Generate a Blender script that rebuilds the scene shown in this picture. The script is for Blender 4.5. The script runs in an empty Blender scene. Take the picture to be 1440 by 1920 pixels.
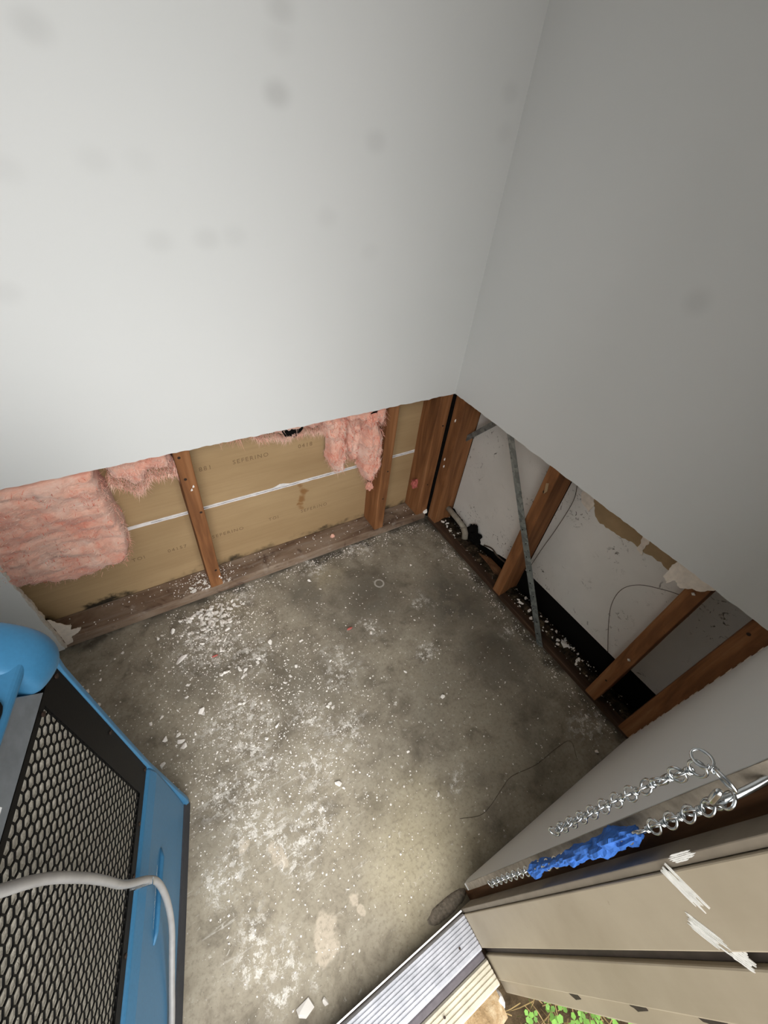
import bpy, bmesh, math, random
from mathutils import Vector, Matrix, noise

# ------------------------------------------------------------------ camera, world, exposure
scene = bpy.context.scene
COL = scene.collection
cam_data = bpy.data.cameras.new('camera')
cam = bpy.data.objects.new('camera', cam_data)
COL.objects.link(cam)
cam_data.sensor_fit = 'VERTICAL'
cam_data.sensor_height = 36.0
cam_data.lens = 784.196 / 1920 * 36.0
cam_data.clip_start = 0.01
cam.matrix_world = (Matrix.Translation((-0.9450, -0.9642, 1.24296))
                    @ Matrix.Rotation(-0.639192, 4, 'Z') @ Matrix.Rotation(0.823589, 4, 'X')
                    @ Matrix.Rotation(0.141887, 4, 'Z'))
scene.camera = cam

world = bpy.data.worlds.new('overcast_sky')
scene.world = world
world.use_nodes = True
wn = world.node_tree
bgn = wn.nodes['Background']
bgn.inputs['Color'].default_value = (1.0, 0.99, 0.965, 1)
# standard overcast sky: luminance rises with (1 + 2 sin(elevation)) / 3
_tc = wn.nodes.new('ShaderNodeTexCoord')
_sp = wn.nodes.new('ShaderNodeSeparateXYZ')
wn.links.new(_tc.outputs['Generated'], _sp.inputs[0])
_mx = wn.nodes.new('ShaderNodeMath'); _mx.operation = 'MAXIMUM'; _mx.inputs[1].default_value = 0.0
wn.links.new(_sp.outputs['Z'], _mx.inputs[0])
_ma = wn.nodes.new('ShaderNodeMath'); _ma.operation = 'MULTIPLY_ADD'
SKY = 3.4
_ma.inputs[1].default_value = SKY * 2 / 3; _ma.inputs[2].default_value = SKY / 3
wn.links.new(_mx.outputs[0], _ma.inputs[0])
wn.links.new(_ma.outputs[0], bgn.inputs['Strength'])

def lamp(name, kind, loc, rot, energy, color=(1, 1, 1), **kw):
    d = bpy.data.lights.new(name, kind)
    d.energy = energy
    d.color = color
    for k, v in kw.items():
        setattr(d, k, v)
    o = bpy.data.objects.new(name, d)
    COL.objects.link(o)
    o.location = loc
    o.rotation_euler = rot
    return o

sun_dir = Vector((0.22, 0.87, -0.43))            # bright veiled sun slanting in through the doorway
lamp('veiled_sun', 'SUN', (-1.6, -3, 4), sun_dir.to_track_quat('-Z', 'Y').to_euler(), 1.95, (0.98, 0.99, 1.0), angle=math.radians(60))

vs = scene.view_settings
vs.view_transform = 'Standard'
vs.look = 'None'
vs.gamma = 1
vs.use_curve_mapping = False
vs.exposure = 0.5

# ------------------------------------------------------------------ materials
def lin(c):
    return tuple((v / 255 / 12.92) if v / 255 <= 0.04045 else ((v / 255 + 0.055) / 1.055) ** 2.4 for v in c) + (1,)

class Mat:
    def __init__(s, name, rough=0.7, metal=0.0, spec=0.4):
        s.m = bpy.data.materials.new(name)
        s.m.use_nodes = True
        s.nt = s.m.node_tree
        s.b = s.nt.nodes['Principled BSDF']
        s.b.inputs['Roughness'].default_value = rough
        s.b.inputs['Metallic'].default_value = metal
        s.b.inputs['Specular IOR Level'].default_value = spec
        s._pos = None
    def n(s, t, **kw):
        nd = s.nt.nodes.new(t)
        for k, v in kw.items():
            setattr(nd, k, v)
        return nd
    def put(s, sock, v):
        if hasattr(v, 'is_linked'):
            s.nt.links.new(v, sock)
        else:
            sock.default_value = v
    def pos(s):
        if s._pos is None:
            s._pos = s.n('ShaderNodeNewGeometry').outputs['Position']
        return s._pos
    def obj(s):
        return s.n('ShaderNodeTexCoord').outputs['Object']
    def mapv(s, vec, scale=(1, 1, 1), rot=(0, 0, 0), loc=(0, 0, 0)):
        nd = s.n('ShaderNodeMapping')
        s.put(nd.inputs['Vector'], vec)
        nd.inputs['Scale'].default_value = scale
        nd.inputs['Rotation'].default_value = rot
        nd.inputs['Location'].default_value = loc
        return nd.outputs[0]
    def noise(s, vec, scale, detail=4, rough=0.55, dist=0.0):
        nd = s.n('ShaderNodeTexNoise')
        s.put(nd.inputs['Vector'], vec)
        nd.inputs['Scale'].default_value = scale
        nd.inputs['Detail'].default_value = detail
        nd.inputs['Roughness'].default_value = rough
        nd.inputs['Distortion'].default_value = dist
        return nd.outputs['Fac']
    def ramp(s, fac, stops):
        nd = s.n('ShaderNodeValToRGB')
        s.put(nd.inputs[0], fac)
        e = nd.color_ramp.elements
        while len(e) < len(stops):
            e.new(0.5)
        for i, (p, c) in enumerate(stops):
            e[i].position = p
            e[i].color = c if len(c) == 4 else tuple(c) + (1,)
        return nd.outputs[0]
    def step(s, fac, a, b, lo=0.0, hi=1.0):
        nd = s.n('ShaderNodeMapRange', interpolation_type='SMOOTHSTEP')
        s.put(nd.inputs['Value'], fac)
        nd.inputs['From Min'].default_value = a
        nd.inputs['From Max'].default_value = b
        nd.inputs['To Min'].default_value = lo
        nd.inputs['To Max'].default_value = hi
        return nd.outputs[0]
    def math(s, op, a, b=0.0):
        nd = s.n('ShaderNodeMath', operation=op)
        s.put(nd.inputs[0], a)
        s.put(nd.inputs[1], b)
        return nd.outputs[0]
    def mix(s, fac, a, b):
        nd = s.n('ShaderNodeMix', data_type='RGBA')
        s.put(nd.inputs[0], fac)
        s.put(nd.inputs[6], a)
        s.put(nd.inputs[7], b)
        return nd.outputs[2]
    def blob(s, vec, centre, r0, r1, val=1.0):
        nd = s.n('ShaderNodeVectorMath', operation='DISTANCE')
        s.put(nd.inputs[0], vec)
        nd.inputs[1].default_value = centre
        return s.step(nd.outputs['Value'], r0, r1, val, 0.0)
    def blobs(s, vec, lst):
        out = None
        for c, r0, r1, v in lst:
            b = s.blob(vec, c, r0, r1, v)
            out = b if out is None else s.math('MAXIMUM', out, b)
        return out
    def color(s, c):
        s.put(s.b.inputs['Base Color'], c)
        return s
    def rough(s, v):
        s.put(s.b.inputs['Roughness'], v)
        return s
    def bump(s, h, strength=0.3, dist=0.002):
        nd = s.n('ShaderNodeBump')
        nd.inputs['Strength'].default_value = strength
        nd.inputs['Distance'].default_value = dist
        s.put(nd.inputs['Height'], h)
        s.nt.links.new(nd.outputs[0], s.b.inputs['Normal'])
        return s

def simple(name, c, rough=0.6, metal=0.0, spec=0.4, var=0.12, scale=40, bump=0.15, bd=0.001):
    m = Mat(name, rough, metal, spec)
    c = lin(c)
    nz = m.noise(m.obj(), scale, 5)
    dk = tuple(v * (1 - var) for v in c[:3]) + (1,)
    lt = tuple(min(1, v * (1 + var)) for v in c[:3]) + (1,)
    m.color(m.ramp(nz, [(0.3, dk), (0.7, lt)]))
    if bump:
        m.bump(nz, bump, bd)
    return m.m

def floor_material():
    m = Mat('concrete', 0.85, spec=0.25)
    p = m.pos()
    big = m.noise(p, 3.2, 6, 0.6, 0.6)
    mid = m.noise(p, 14, 6, 0.65, 0.4)
    fine = m.noise(p, 110, 4, 0.7)
    c = m.ramp(big, [(0.3, lin((112, 104, 91))), (0.5, lin((146, 137, 121))), (0.72, lin((170, 160, 141)))])
    c = m.mix(m.step(mid, 0.40, 0.7, 0, 0.55), c, lin((178, 170, 152)))
    c = m.mix(m.step(mid, 0.5, 0.25, 0, 0.65), c, lin((84, 77, 66)))
    # damp, mouldy dark patches towards the corner and along the right wall, plus a darker patch by the door wall
    wob = m.n('ShaderNodeVectorMath', operation='MULTIPLY_ADD')
    wn_ = m.n('ShaderNodeTexNoise'); m.put(wn_.inputs['Vector'], p); wn_.inputs['Scale'].default_value = 9; wn_.inputs['Detail'].default_value = 5
    m.put(wob.inputs[0], wn_.outputs['Color']); wob.inputs[1].default_value = (0.16, 0.16, 0); m.put(wob.inputs[2], p)
    wp = wob.outputs[0]
    o = 0.08
    dark = m.blobs(wp, [((-0.156 + o, -0.40 + o, 0), 0.02, 0.20, 0.75), ((-0.42 + o, -0.24 + o, 0), 0.02, 0.20, 0.55), ((-0.15 + o, -0.62 + o, 0), 0.02, 0.18, 0.6),
                        ((-0.62 + o, -0.14 + o, 0), 0.02, 0.12, 0.45), ((-0.40 + o, -0.66 + o, 0), 0.02, 0.2, 0.25),
                        ((-1.0 + o, -0.25 + o, 0), 0.01, 0.12, 0.35), ((-0.75 + o, -0.45 + o, 0), 0.02, 0.16, 0.3), ((-0.30 + o, -0.90 + o, 0), 0.03, 0.2, 0.2)])
    dark = m.math('MULTIPLY', dark, m.step(mid, 0.32, 0.6))
    c = m.mix(dark, c, lin((62, 60, 55)))
    # broken black line along the left wall, then the right
    sx = m.n('ShaderNodeSeparateXYZ'); m.put(sx.inputs[0], wp)
    g = m.math('MULTIPLY', m.step(sx.outputs[1], 0.05, 0.09), m.step(mid, 0.35, 0.55))
    c = m.mix(m.math('MULTIPLY', g, 0.8), c, lin((48, 44, 38)))
    g2 = m.math('MULTIPLY', m.step(sx.outputs[0], 0.045, 0.085), m.step(mid, 0.35, 0.55))
    c = m.mix(m.math('MULTIPLY', g2, 0.8), c, lin((45, 40, 34)))
    # worn yellowish patches; the door one also paints the pool of daylight
    yl = m.blobs(wp, [((-0.66 + o, -0.93 + o, 0), 0.03, 0.22, 0.6), ((-0.52 + o, -0.08 + o, 0), 0.01, 0.1, 0.35), ((-0.90 + o, -0.07 + o, 0), 0.01, 0.1, 0.3)])
    c = m.mix(yl, c, lin((196, 184, 154)))
    # plaster dust smears and footprints
    W = [(-0.967, -0.64, .05), (-0.938, -0.534, .045), (-0.966, -0.713, .06), (-0.92, -0.775, .05), (-0.93, -0.60, .05), (-1.04, -0.60, .05),
         (-0.814, -0.646, .05), (-0.486, -0.348, .03), (-0.374, -0.506, .03), (-0.36, -0.53, .02), (-0.259, -0.357, .03), (-0.498, -0.846, .02),
         (-0.93, -0.393, .06), (-0.95, -0.16, .09), (-0.85, -0.27, .06), (-1.0, -0.44, .06), (-0.77, -0.52, .05), (-0.9, -0.45, .06), (-1.05, -0.88, .05),
         (-1.03, -0.95, .04), (-0.85, -0.75, .05), (-0.55, -0.03, .05), (-0.35, -0.03, .05), (-0.80, -0.04, .03), (-0.05, -0.2, .03), (-0.05, -0.6, .03),
         (-0.06, -0.93, .05), (-0.962, -0.989, .016), (-1.02, -0.70, .05), (-1.07, -0.75, .04), (-0.70, -0.60, .06), (-0.63, -0.42, .06)]
    dm = m.blobs(wp, [((x + o, y + o, 0), r * 0.2, r * 1.5, 1.0) for x, y, r in W])
    tn = m.noise(p, 55, 10, 0.8, 0.25)
    dm = m.math('MULTIPLY', dm, m.step(tn, 0.49, 0.58))
    sp = m.step(m.noise(p, 75, 6, 0.7, 0.5), 0.6, 0.68, 0, 0.75)       # scattered specks everywhere
    zone = m.blobs(p, [((-0.85, -0.55, 0), 0.15, 0.75, 1.0)])
    sp = m.math('MULTIPLY', sp, m.math('ADD', m.math('MULTIPLY', zone, 0.85), 0.12))
    st = m.noise(m.mapv(p, (9, 90, 9), (0, 0, 0.9)), 1.0, 5, 0.6, 0.8)   # broom and drag streaks
    st = m.math('MULTIPLY', m.step(st, 0.60, 0.68, 0, 0.5), m.blobs(p, [((-0.96, -0.72, 0), 0.1, 0.3, 1.0)]))
    tot = m.math('MAXIMUM', m.math('MAXIMUM', dm, sp), st)
    c = m.mix(m.math('MULTIPLY', tot, 0.9), c, lin((240, 235, 226)))
    # dried plaster / glue spots
    gl = m.blobs(wp, [((-0.93 + o, -0.945 + o, 0), 0.030, 0.042, 0.6), ((-0.853 + o, -0.925 + o, 0), 0.012, 0.02, 0.7), ((-0.845 + o, -0.955 + o, 0), 0.012, 0.018, 0.6),
                      ((-0.97 + o, -0.765 + o, 0), .008, .016, .55), ((-0.955 + o, -0.78 + o, 0), .01, .017, .55), ((-0.935 + o, -0.785 + o, 0), .01, .017, .55), ((-1.03 + o, -0.735 + o, 0), .008, .014, .6)])
    c = m.mix(gl, c, lin((214, 200, 180)))
    # ring left by a can
    ring = m.n('ShaderNodeVectorMath', operation='DISTANCE'); m.put(ring.inputs[0], p); ring.inputs[1].default_value = (-0.36, -0.21, 0)
    rv = m.math('MULTIPLY', m.step(ring.outputs['Value'], 0.012, 0.015), m.step(ring.outputs['Value'], 0.021, 0.017))
    c = m.mix(m.math('MULTIPLY', rv, 0.7), c, lin((210, 206, 196)))
    c = m.mix(m.step(fine, 0.45, 0.7, 0, 0.4), c, lin((104, 95, 82)))
    c = m.mix(m.step(m.noise(p, 160, 3, 0.6), 0.68, 0.74, 0, 0.7), c, lin((58, 50, 42)))
    m.color(c)
    m.bump(m.math('ADD', m.math('MULTIPLY', fine, 0.5), mid), 0.25, 0.002)
    return m.m

SPOTS_A = [(-0.915, 1.285, .5), (-0.572, 1.353, .6), (-0.585, 1.257, .8), (-0.576, 1.32, .25), (-0.385, 1.211, .45), (-0.489, 1.085, .25), (-0.737, 1.047, .38),
           (-0.685, 1.052, .25), (-0.82, 1.043, .32), (-0.887, 1.151, .25), (-0.822, 1.155, .15), (-1.005, 1.135, .25), (-1.071, 0.972, .3), (-0.06, 1.315, .35), (-0.38, 1.021, .18), (-0.05, 1.25, .25)]
def paint_material(name, spots, axis):
    m = Mat(name, 0.75, spec=0.25)
    p = m.pos()
    fine = m.noise(p, 260, 3, 0.6)
    c = m.ramp(m.noise(p, 1.6, 3), [(0.3, lin((214, 215, 213))), (0.7, lin((219, 219, 217)))])
    if spots:
        lst = []
        for a, z, v in spots:
            cc = (a, 0, z * 1.35) if axis == 'x' else (0, a, z * 1.1)
            lst.append((cc, 0.006, 0.036, v))
        q = m.mapv(p, (1, 0, 1.35) if axis == 'x' else (0, 1, 1.1))
        c = m.mix(m.math('MULTIPLY', m.blobs(q, lst), 0.28), c, lin((128, 125, 123)))
    m.color(c)
    m.bump(fine, 0.10, 0.0006)
    return m.m

def wood_material(name, dark, mid, light, axis, rough=0.75, grain=1.0):
    m = Mat(name, rough, spec=0.25)
    v = m.obj()
    sc = {'x': (5, 70, 70), 'y': (70, 5, 70), 'z': (70, 70, 5)}[axis]
    sc2 = {'x': (2, 14, 14), 'y': (14, 2, 14), 'z': (14, 14, 2)}[axis]
    g = m.noise(m.mapv(v, sc), 1.0, 5, 0.6, 0.5)
    g2 = m.noise(m.mapv(v, sc2), 1.0, 4, 0.6, 1.0)
    c = m.ramp(g2, [(0.3, lin(dark)), (0.5, lin(mid)), (0.72, lin(light))])
    c = m.mix(m.step(g, 0.42, 0.75, 0, 0.45 * grain), c, lin(dark))
    c = m.mix(m.step(m.noise(v, 30, 6, 0.7), 0.66, 0.72, 0, 0.4), c, lin((60, 40, 28)))
    m.color(c)
    m.bump(g, 0.3, 0.0015)
    return m.m

def plate_material():
    m = Mat('weathered_plate_wood', 0.8, spec=0.25)
    v = m.pos()
    g = m.noise(m.mapv(v, (5, 60, 60)), 1.0, 6, 0.65, 0.6)
    b = m.noise(m.mapv(v, (4, 14, 14)), 1.0, 5, 0.6, 0.6)
    c = m.ramp(b, [(0.3, lin((84, 64, 50))), (0.48, lin((126, 104, 86))), (0.7, lin((156, 138, 120)))])
    c = m.mix(m.step(g, 0.5, 0.7, 0, 0.55), c, lin((150, 138, 126)))
    c = m.mix(m.step(m.noise(v, 16, 7, 0.75), 0.55, 0.7, 0, 0.5), c, lin((178, 168, 158)))
    c = m.mix(m.step(m.noise(v, 11, 6, 0.7, 1.0), 0.55, 0.68, 0, 0.6), c, lin((62, 40, 32)))
    m.color(c)
    m.bump(g, 0.4, 0.002)
    return m.m

def siding_material():
    m = Mat('tan_gypsum_sheathing_paper', 0.8, spec=0.2)
    p = m.pos()
    b = m.noise(m.mapv(p, (2, 2, 7)), 1.0, 4)
    c = m.ramp(b, [(0.3, lin((160, 133, 97))), (0.7, lin((180, 153, 115)))])
    f = m.noise(m.mapv(p, (6, 6, 160)), 1.0, 3)
    c = m.mix(m.step(f, 0.4, 0.7, 0, 0.18), c, lin((146, 116, 86)))
    # black mould where the board meets the plate, brown runs
    sx = m.n('ShaderNodeSeparateXYZ'); m.put(sx.inputs[0], p)
    t = m.noise(p, 22, 6, 0.7)
    zz = m.math('ADD', sx.outputs[2], m.math('MULTIPLY', m.math('SUBTRACT', t, 0.5), 0.09))
    c = m.mix(m.math('MULTIPLY', m.step(zz, 0.068, 0.045), m.step(m.noise(p, 9, 3), 0.42, 0.6)), c, lin((52, 46, 36)))
    wob = m.n('ShaderNodeVectorMath', operation='MULTIPLY_ADD')
    wn_ = m.n('ShaderNodeTexNoise'); m.put(wn_.inputs['Vector'], p); wn_.inputs['Scale'].default_value = 28; wn_.inputs['Detail'].default_value = 5
    m.put(wob.inputs[0], wn_.outputs['Color']); wob.inputs[1].default_value = (0.04, 0, 0.06); m.put(wob.inputs[2], p)
    k = [((-0.52, 0.09, 0.262), .008, .022, .8), ((-0.53, 0.09, 0.236), .008, .02, .8), ((-0.535, 0.09, 0.21), .006, .016, .75), ((-0.53, 0.09, 0.29), .004, .014, .6), ((-0.53, .09, .19), .004, .014, .6)]
    k = [((a[0] + .02, a[1], a[2] + .03), r0, r1, v) for a, r0, r1, v in k]
    c = m.mix(m.blobs(wob.outputs[0], k), c, lin((134, 92, 50)))
    m.color(c)
    m.bump(f, 0.08, 0.001)
    return m.m

def cavity_paint():
    m = Mat('dirty_white_back_panel', 0.8, spec=0.2)
    p = m.pos()
    c = m.ramp(m.noise(p, 4, 4), [(0.3, lin((206, 202, 195))), (0.7, lin((224, 220, 214)))])
    c = m.mix(m.math('MULTIPLY', m.step(m.noise(p, 48, 5, 0.7, 1.2), 0.57, 0.66, 0, 0.85), m.step(m.noise(p, 7, 2), 0.5, 0.62)), c, lin((66, 56, 42)))
    c = m.mix(m.step(m.noise(p, 12, 5, 0.7, 2.0), 0.62, 0.74, 0, 0.35), c, lin((112, 98, 70)))
    m.color(c)
    m.bump(m.noise(p, 200, 3), 0.1, 0.001)
    return m.m

def insulation_material():
    m = Mat('pink_fibreglass', 0.95, spec=0.05)
    p = m.pos()
    f = m.noise(m.mapv(p, (30, 30, 60)), 1.0, 7, 0.7, 1.2)
    b = m.noise(p, 9, 5, 0.65, 0.8)
    c = m.ramp(b, [(0.28, lin((206, 136, 116))), (0.42, lin((230, 160, 138))), (0.55, lin((236, 184, 162))), (0.72, lin((244, 214, 198)))])
    c = m.mix(m.step(f, 0.5, 0.75, 0, 0.5), c, lin((240, 214, 200)))
    c = m.mix(m.step(f, 0.46, 0.25, 0, 0.55), c, lin((190, 126, 112)))
    c = m.mix(m.step(m.noise(p, 14, 5, 0.7), 0.62, 0.74, 0, 0.5), c, lin((140, 108, 102)))
    m.b.inputs['Sheen Weight'].default_value = 0.4
    m.color(c)
    m.bump(f, 0.9, 0.006)
    return m.m

def galv_material():
    m = Mat('galvanised_steel', 0.5, 0.75, 0.4)
    v = m.obj()
    vo = m.n('ShaderNodeTexVoronoi'); m.put(vo.inputs['Vector'], v); vo.inputs['Scale'].default_value = 90
    c = m.ramp(vo.outputs['Color'], [(0.2, lin((128, 136, 136))), (0.8, lin((168, 176, 176)))])
    c = m.mix(m.step(m.noise(v, 20, 5), 0.55, 0.75, 0, 0.5), c, lin((96, 96, 88)))
    m.color(c)
    return m.m

def alu_material():
    m = Mat('worn_aluminium', 0.5, 0.25, 0.5)
    p = m.pos()
    c = m.ramp(m.noise(p, 30, 6, 0.7), [(0.3, lin((160, 162, 168))), (0.6, lin((190, 191, 197)))])
    c = m.mix(m.step(m.noise(p, 60, 6, 0.75, 1.0), 0.6, 0.75, 0, 0.6), c, lin((120, 108, 90)))
    m.color(c)
    m.bump(m.noise(p, 150, 3), 0.1, 0.0008)
    return m.m

def beige_material():
    m = Mat('beige_gloss_paint', 0.5, spec=0.4)
    v = m.pos()
    g = m.noise(m.mapv(v, (160, 160, 4)), 1.0, 4)
    c = m.ramp(m.noise(v, 8, 5), [(0.3, lin((150, 138, 118))), (0.7, lin((166, 154, 134)))])
    c = m.mix(m.step(m.noise(v, 90, 5, 0.7), 0.68, 0.74, 0, 0.5), c, lin((110, 98, 80)))
    m.color(c)
    m.bump(g, 0.12, 0.001)
    return m.m

def soil_material():
    m = Mat('dark_soil', 0.95, spec=0.1)
    p = m.pos()
    c = m.ramp(m.noise(p, 45, 7, 0.7), [(0.35, lin((28, 24, 19))), (0.55, lin((62, 52, 40))), (0.72, lin((128, 112, 90)))])
    m.color(c)
    m.bump(m.noise(p, 80, 6, 0.7), 1.0, 0.006)
    return m.m

def filter_material():
    m = Mat('grey_filter_mat', 0.95, spec=0.1)
    v = m.obj()
    c = m.ramp(m.noise(v, 140, 6, 0.75), [(0.3, lin((176, 171, 158))), (0.65, lin((228, 223, 210)))])
    m.color(c)
    m.bump(m.noise(v, 160, 5, 0.7), 0.8, 0.003)
    return m.m

def stone_material():
    m = Mat('tan_mortar', 0.9, spec=0.2)
    p = m.pos()
    c = m.ramp(m.noise(p, 26, 7, 0.7, 0.5), [(0.32, lin((98, 78, 54))), (0.5, lin((146, 122, 90))), (0.68, lin((178, 162, 134)))])
    m.color(c)
    m.bump(m.noise(p, 60, 6, 0.7), 1.0, 0.006)
    return m.m

M = {}
M['floor'] = floor_material()
M['paintA'] = paint_material('white_wall_paint', SPOTS_A, 'x')
M['paintB'] = paint_material('white_wall_paint_return', [(-0.567, 1.061, .5)], 'y')
M['paint'] = paint_material('white_wall_paint_plain', None, 'x')
M['gypsum'] = simple('bare_gypsum_edge', (205, 196, 184), 0.95, spec=0.1, scale=120, bump=0.6, bd=0.002)
M['gypsum_dirty'] = simple('grimy_gypsum_edge', (158, 148, 134), 0.95, spec=0.1, scale=90, var=0.2, bump=0.8, bd=0.002)
M['wood_z'] = wood_material('orange_stud_wood', (100, 63, 38), (142, 95, 59), (168, 120, 82), 'z')
M['wood_rough'] = wood_material('brown_rough_wood', (78, 50, 32), (116, 80, 52), (140, 104, 74), 'z')
M['plateA'] = plate_material()
M['plateB'] = wood_material('dark_damp_plate_wood', (44, 32, 24), (76, 56, 42), (104, 80, 62), 'y')
M['siding'] = siding_material()
M['joint'] = simple('white_joint_edge', (226, 222, 220), 0.85, scale=60, bump=0.3)
M['ink'] = simple('faded_brown_ink', (124, 100, 72), 0.9, scale=300, var=0.3, bump=0)
M['cavity'] = cavity_paint()
M['kraft'] = simple('brown_kraft_paper', (160, 134, 100), 0.85, scale=25, var=0.12, bump=0.2)
M['tornpaper'] = simple('torn_white_paper', (226, 214, 200), 0.9, scale=60, bump=0.6, bd=0.002)
M['black'] = simple('black_scrap_and_shade', (20, 19, 18), 0.95, spec=0.05, scale=40)  # matte black; also paints the shade in the right wall's gap and recess
M['soil'] = soil_material()
M['pink'] = insulation_material()
M['fibre'] = simple('pale_pink_fibre', (240, 204, 186), 0.95, spec=0.05, scale=60, var=0.12, bump=0)
M['redpink_soft'] = simple('salmon_fibre', (220, 122, 100), 0.95, spec=0.05, scale=60, var=0.15, bump=0)
M['redpink'] = simple('red_pink_fibreglass', (192, 108, 100), 0.95, spec=0.05, scale=90, var=0.25, bump=0.8)
M['galv'] = galv_material()
M['chip'] = simple('white_plaster', (248, 242, 234), 0.9, spec=0.15, scale=90, var=0.07, bump=0.5)
M['blue'] = simple('blue_moulded_plastic', (54, 112, 150), 0.42, spec=0.45, scale=220, var=0.06, bump=0.06, bd=0.0005)
M['blue_dull'] = simple('pale_blue_plastic', (92, 140, 180), 0.5, spec=0.4, scale=120, var=0.06, bump=0.05)
M['blackmetal'] = simple('black_powder_coat', (9, 9, 10), 0.5, spec=0.12, scale=200, var=0.2, bump=0.1)
M['rubber'] = simple('dark_grey_rubber', (52, 54, 60), 0.7, scale=120, bump=0.1)
M['filter'] = filter_material()
M['bar'] = simple('brushed_aluminium_bar', (176, 186, 196), 0.38, 0.8, scale=60, var=0.12, bump=0.1)
M['hose'] = simple('grey_vinyl_hose', (146, 144, 142), 0.35, spec=0.5, scale=60, var=0.1, bump=0.05)
M['white'] = simple('white_print', (228, 230, 232), 0.6, scale=60, bump=0)
M['steel'] = simple('bright_zinc_steel', (200, 204, 206), 0.22, 1.0, scale=90, var=0.1, bump=0.05)
M['tape'] = simple('blue_masking_tape', (54, 102, 178), 0.7, spec=0.25, scale=50, var=0.15, bump=0.4, bd=0.001)
M['alu'] = alu_material()
M['alu_cream'] = simple('cream_stained_aluminium', (194, 187, 168), 0.6, 0.1, scale=50, var=0.16, bump=0.2)
M['vinyl'] = simple('grey_vinyl_insert', (96, 90, 94), 0.6, scale=80, var=0.15)
M['beige'] = beige_material()
M['beige_shaded'] = simple('shaded_beige_paint', (128, 118, 104), 0.6, scale=30, var=0.12, bump=0.2)  # jamb beige with the shade of its edge mixed in
M['bronze'] = simple('dark_weatherstrip', (58, 50, 46), 0.55, scale=40, var=0.3, bump=0.2)
M['streak'] = simple('white_scraped_paint', (222, 220, 214), 0.75, scale=90, var=0.08, bump=0.4)
M['stone'] = stone_material()
M['lump'] = simple('dark_aggregate', (128, 118, 104), 0.95, scale=140, var=0.4, bump=1.0, bd=0.003)
M['dirt'] = simple('brown_earth', (86, 72, 54), 0.95, spec=0.1, scale=40, var=0.5, bump=1.0, bd=0.01)
M['leaf'] = simple('green_leaf', (98, 142, 52), 0.55, scale=60, var=0.3, bump=0.1)
M['straw'] = simple('dry_grass', (150, 128, 84), 0.8, scale=60, var=0.3, bump=0.1)
M['wire'] = simple('thin_dark_wire', (74, 62, 50), 0.6, scale=60, bump=0)
M['pvc'] = simple('grimy_plastic_pipe', (150, 142, 128), 0.6, scale=40, var=0.25, bump=0.1)
M['nail'] = simple('rusty_nail', (58, 44, 36), 0.6, 0.5, scale=90, bump=0.1)
M['outer'] = simple('exterior_siding', (150, 142, 130), 0.8, scale=10, bump=0.1)

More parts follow.
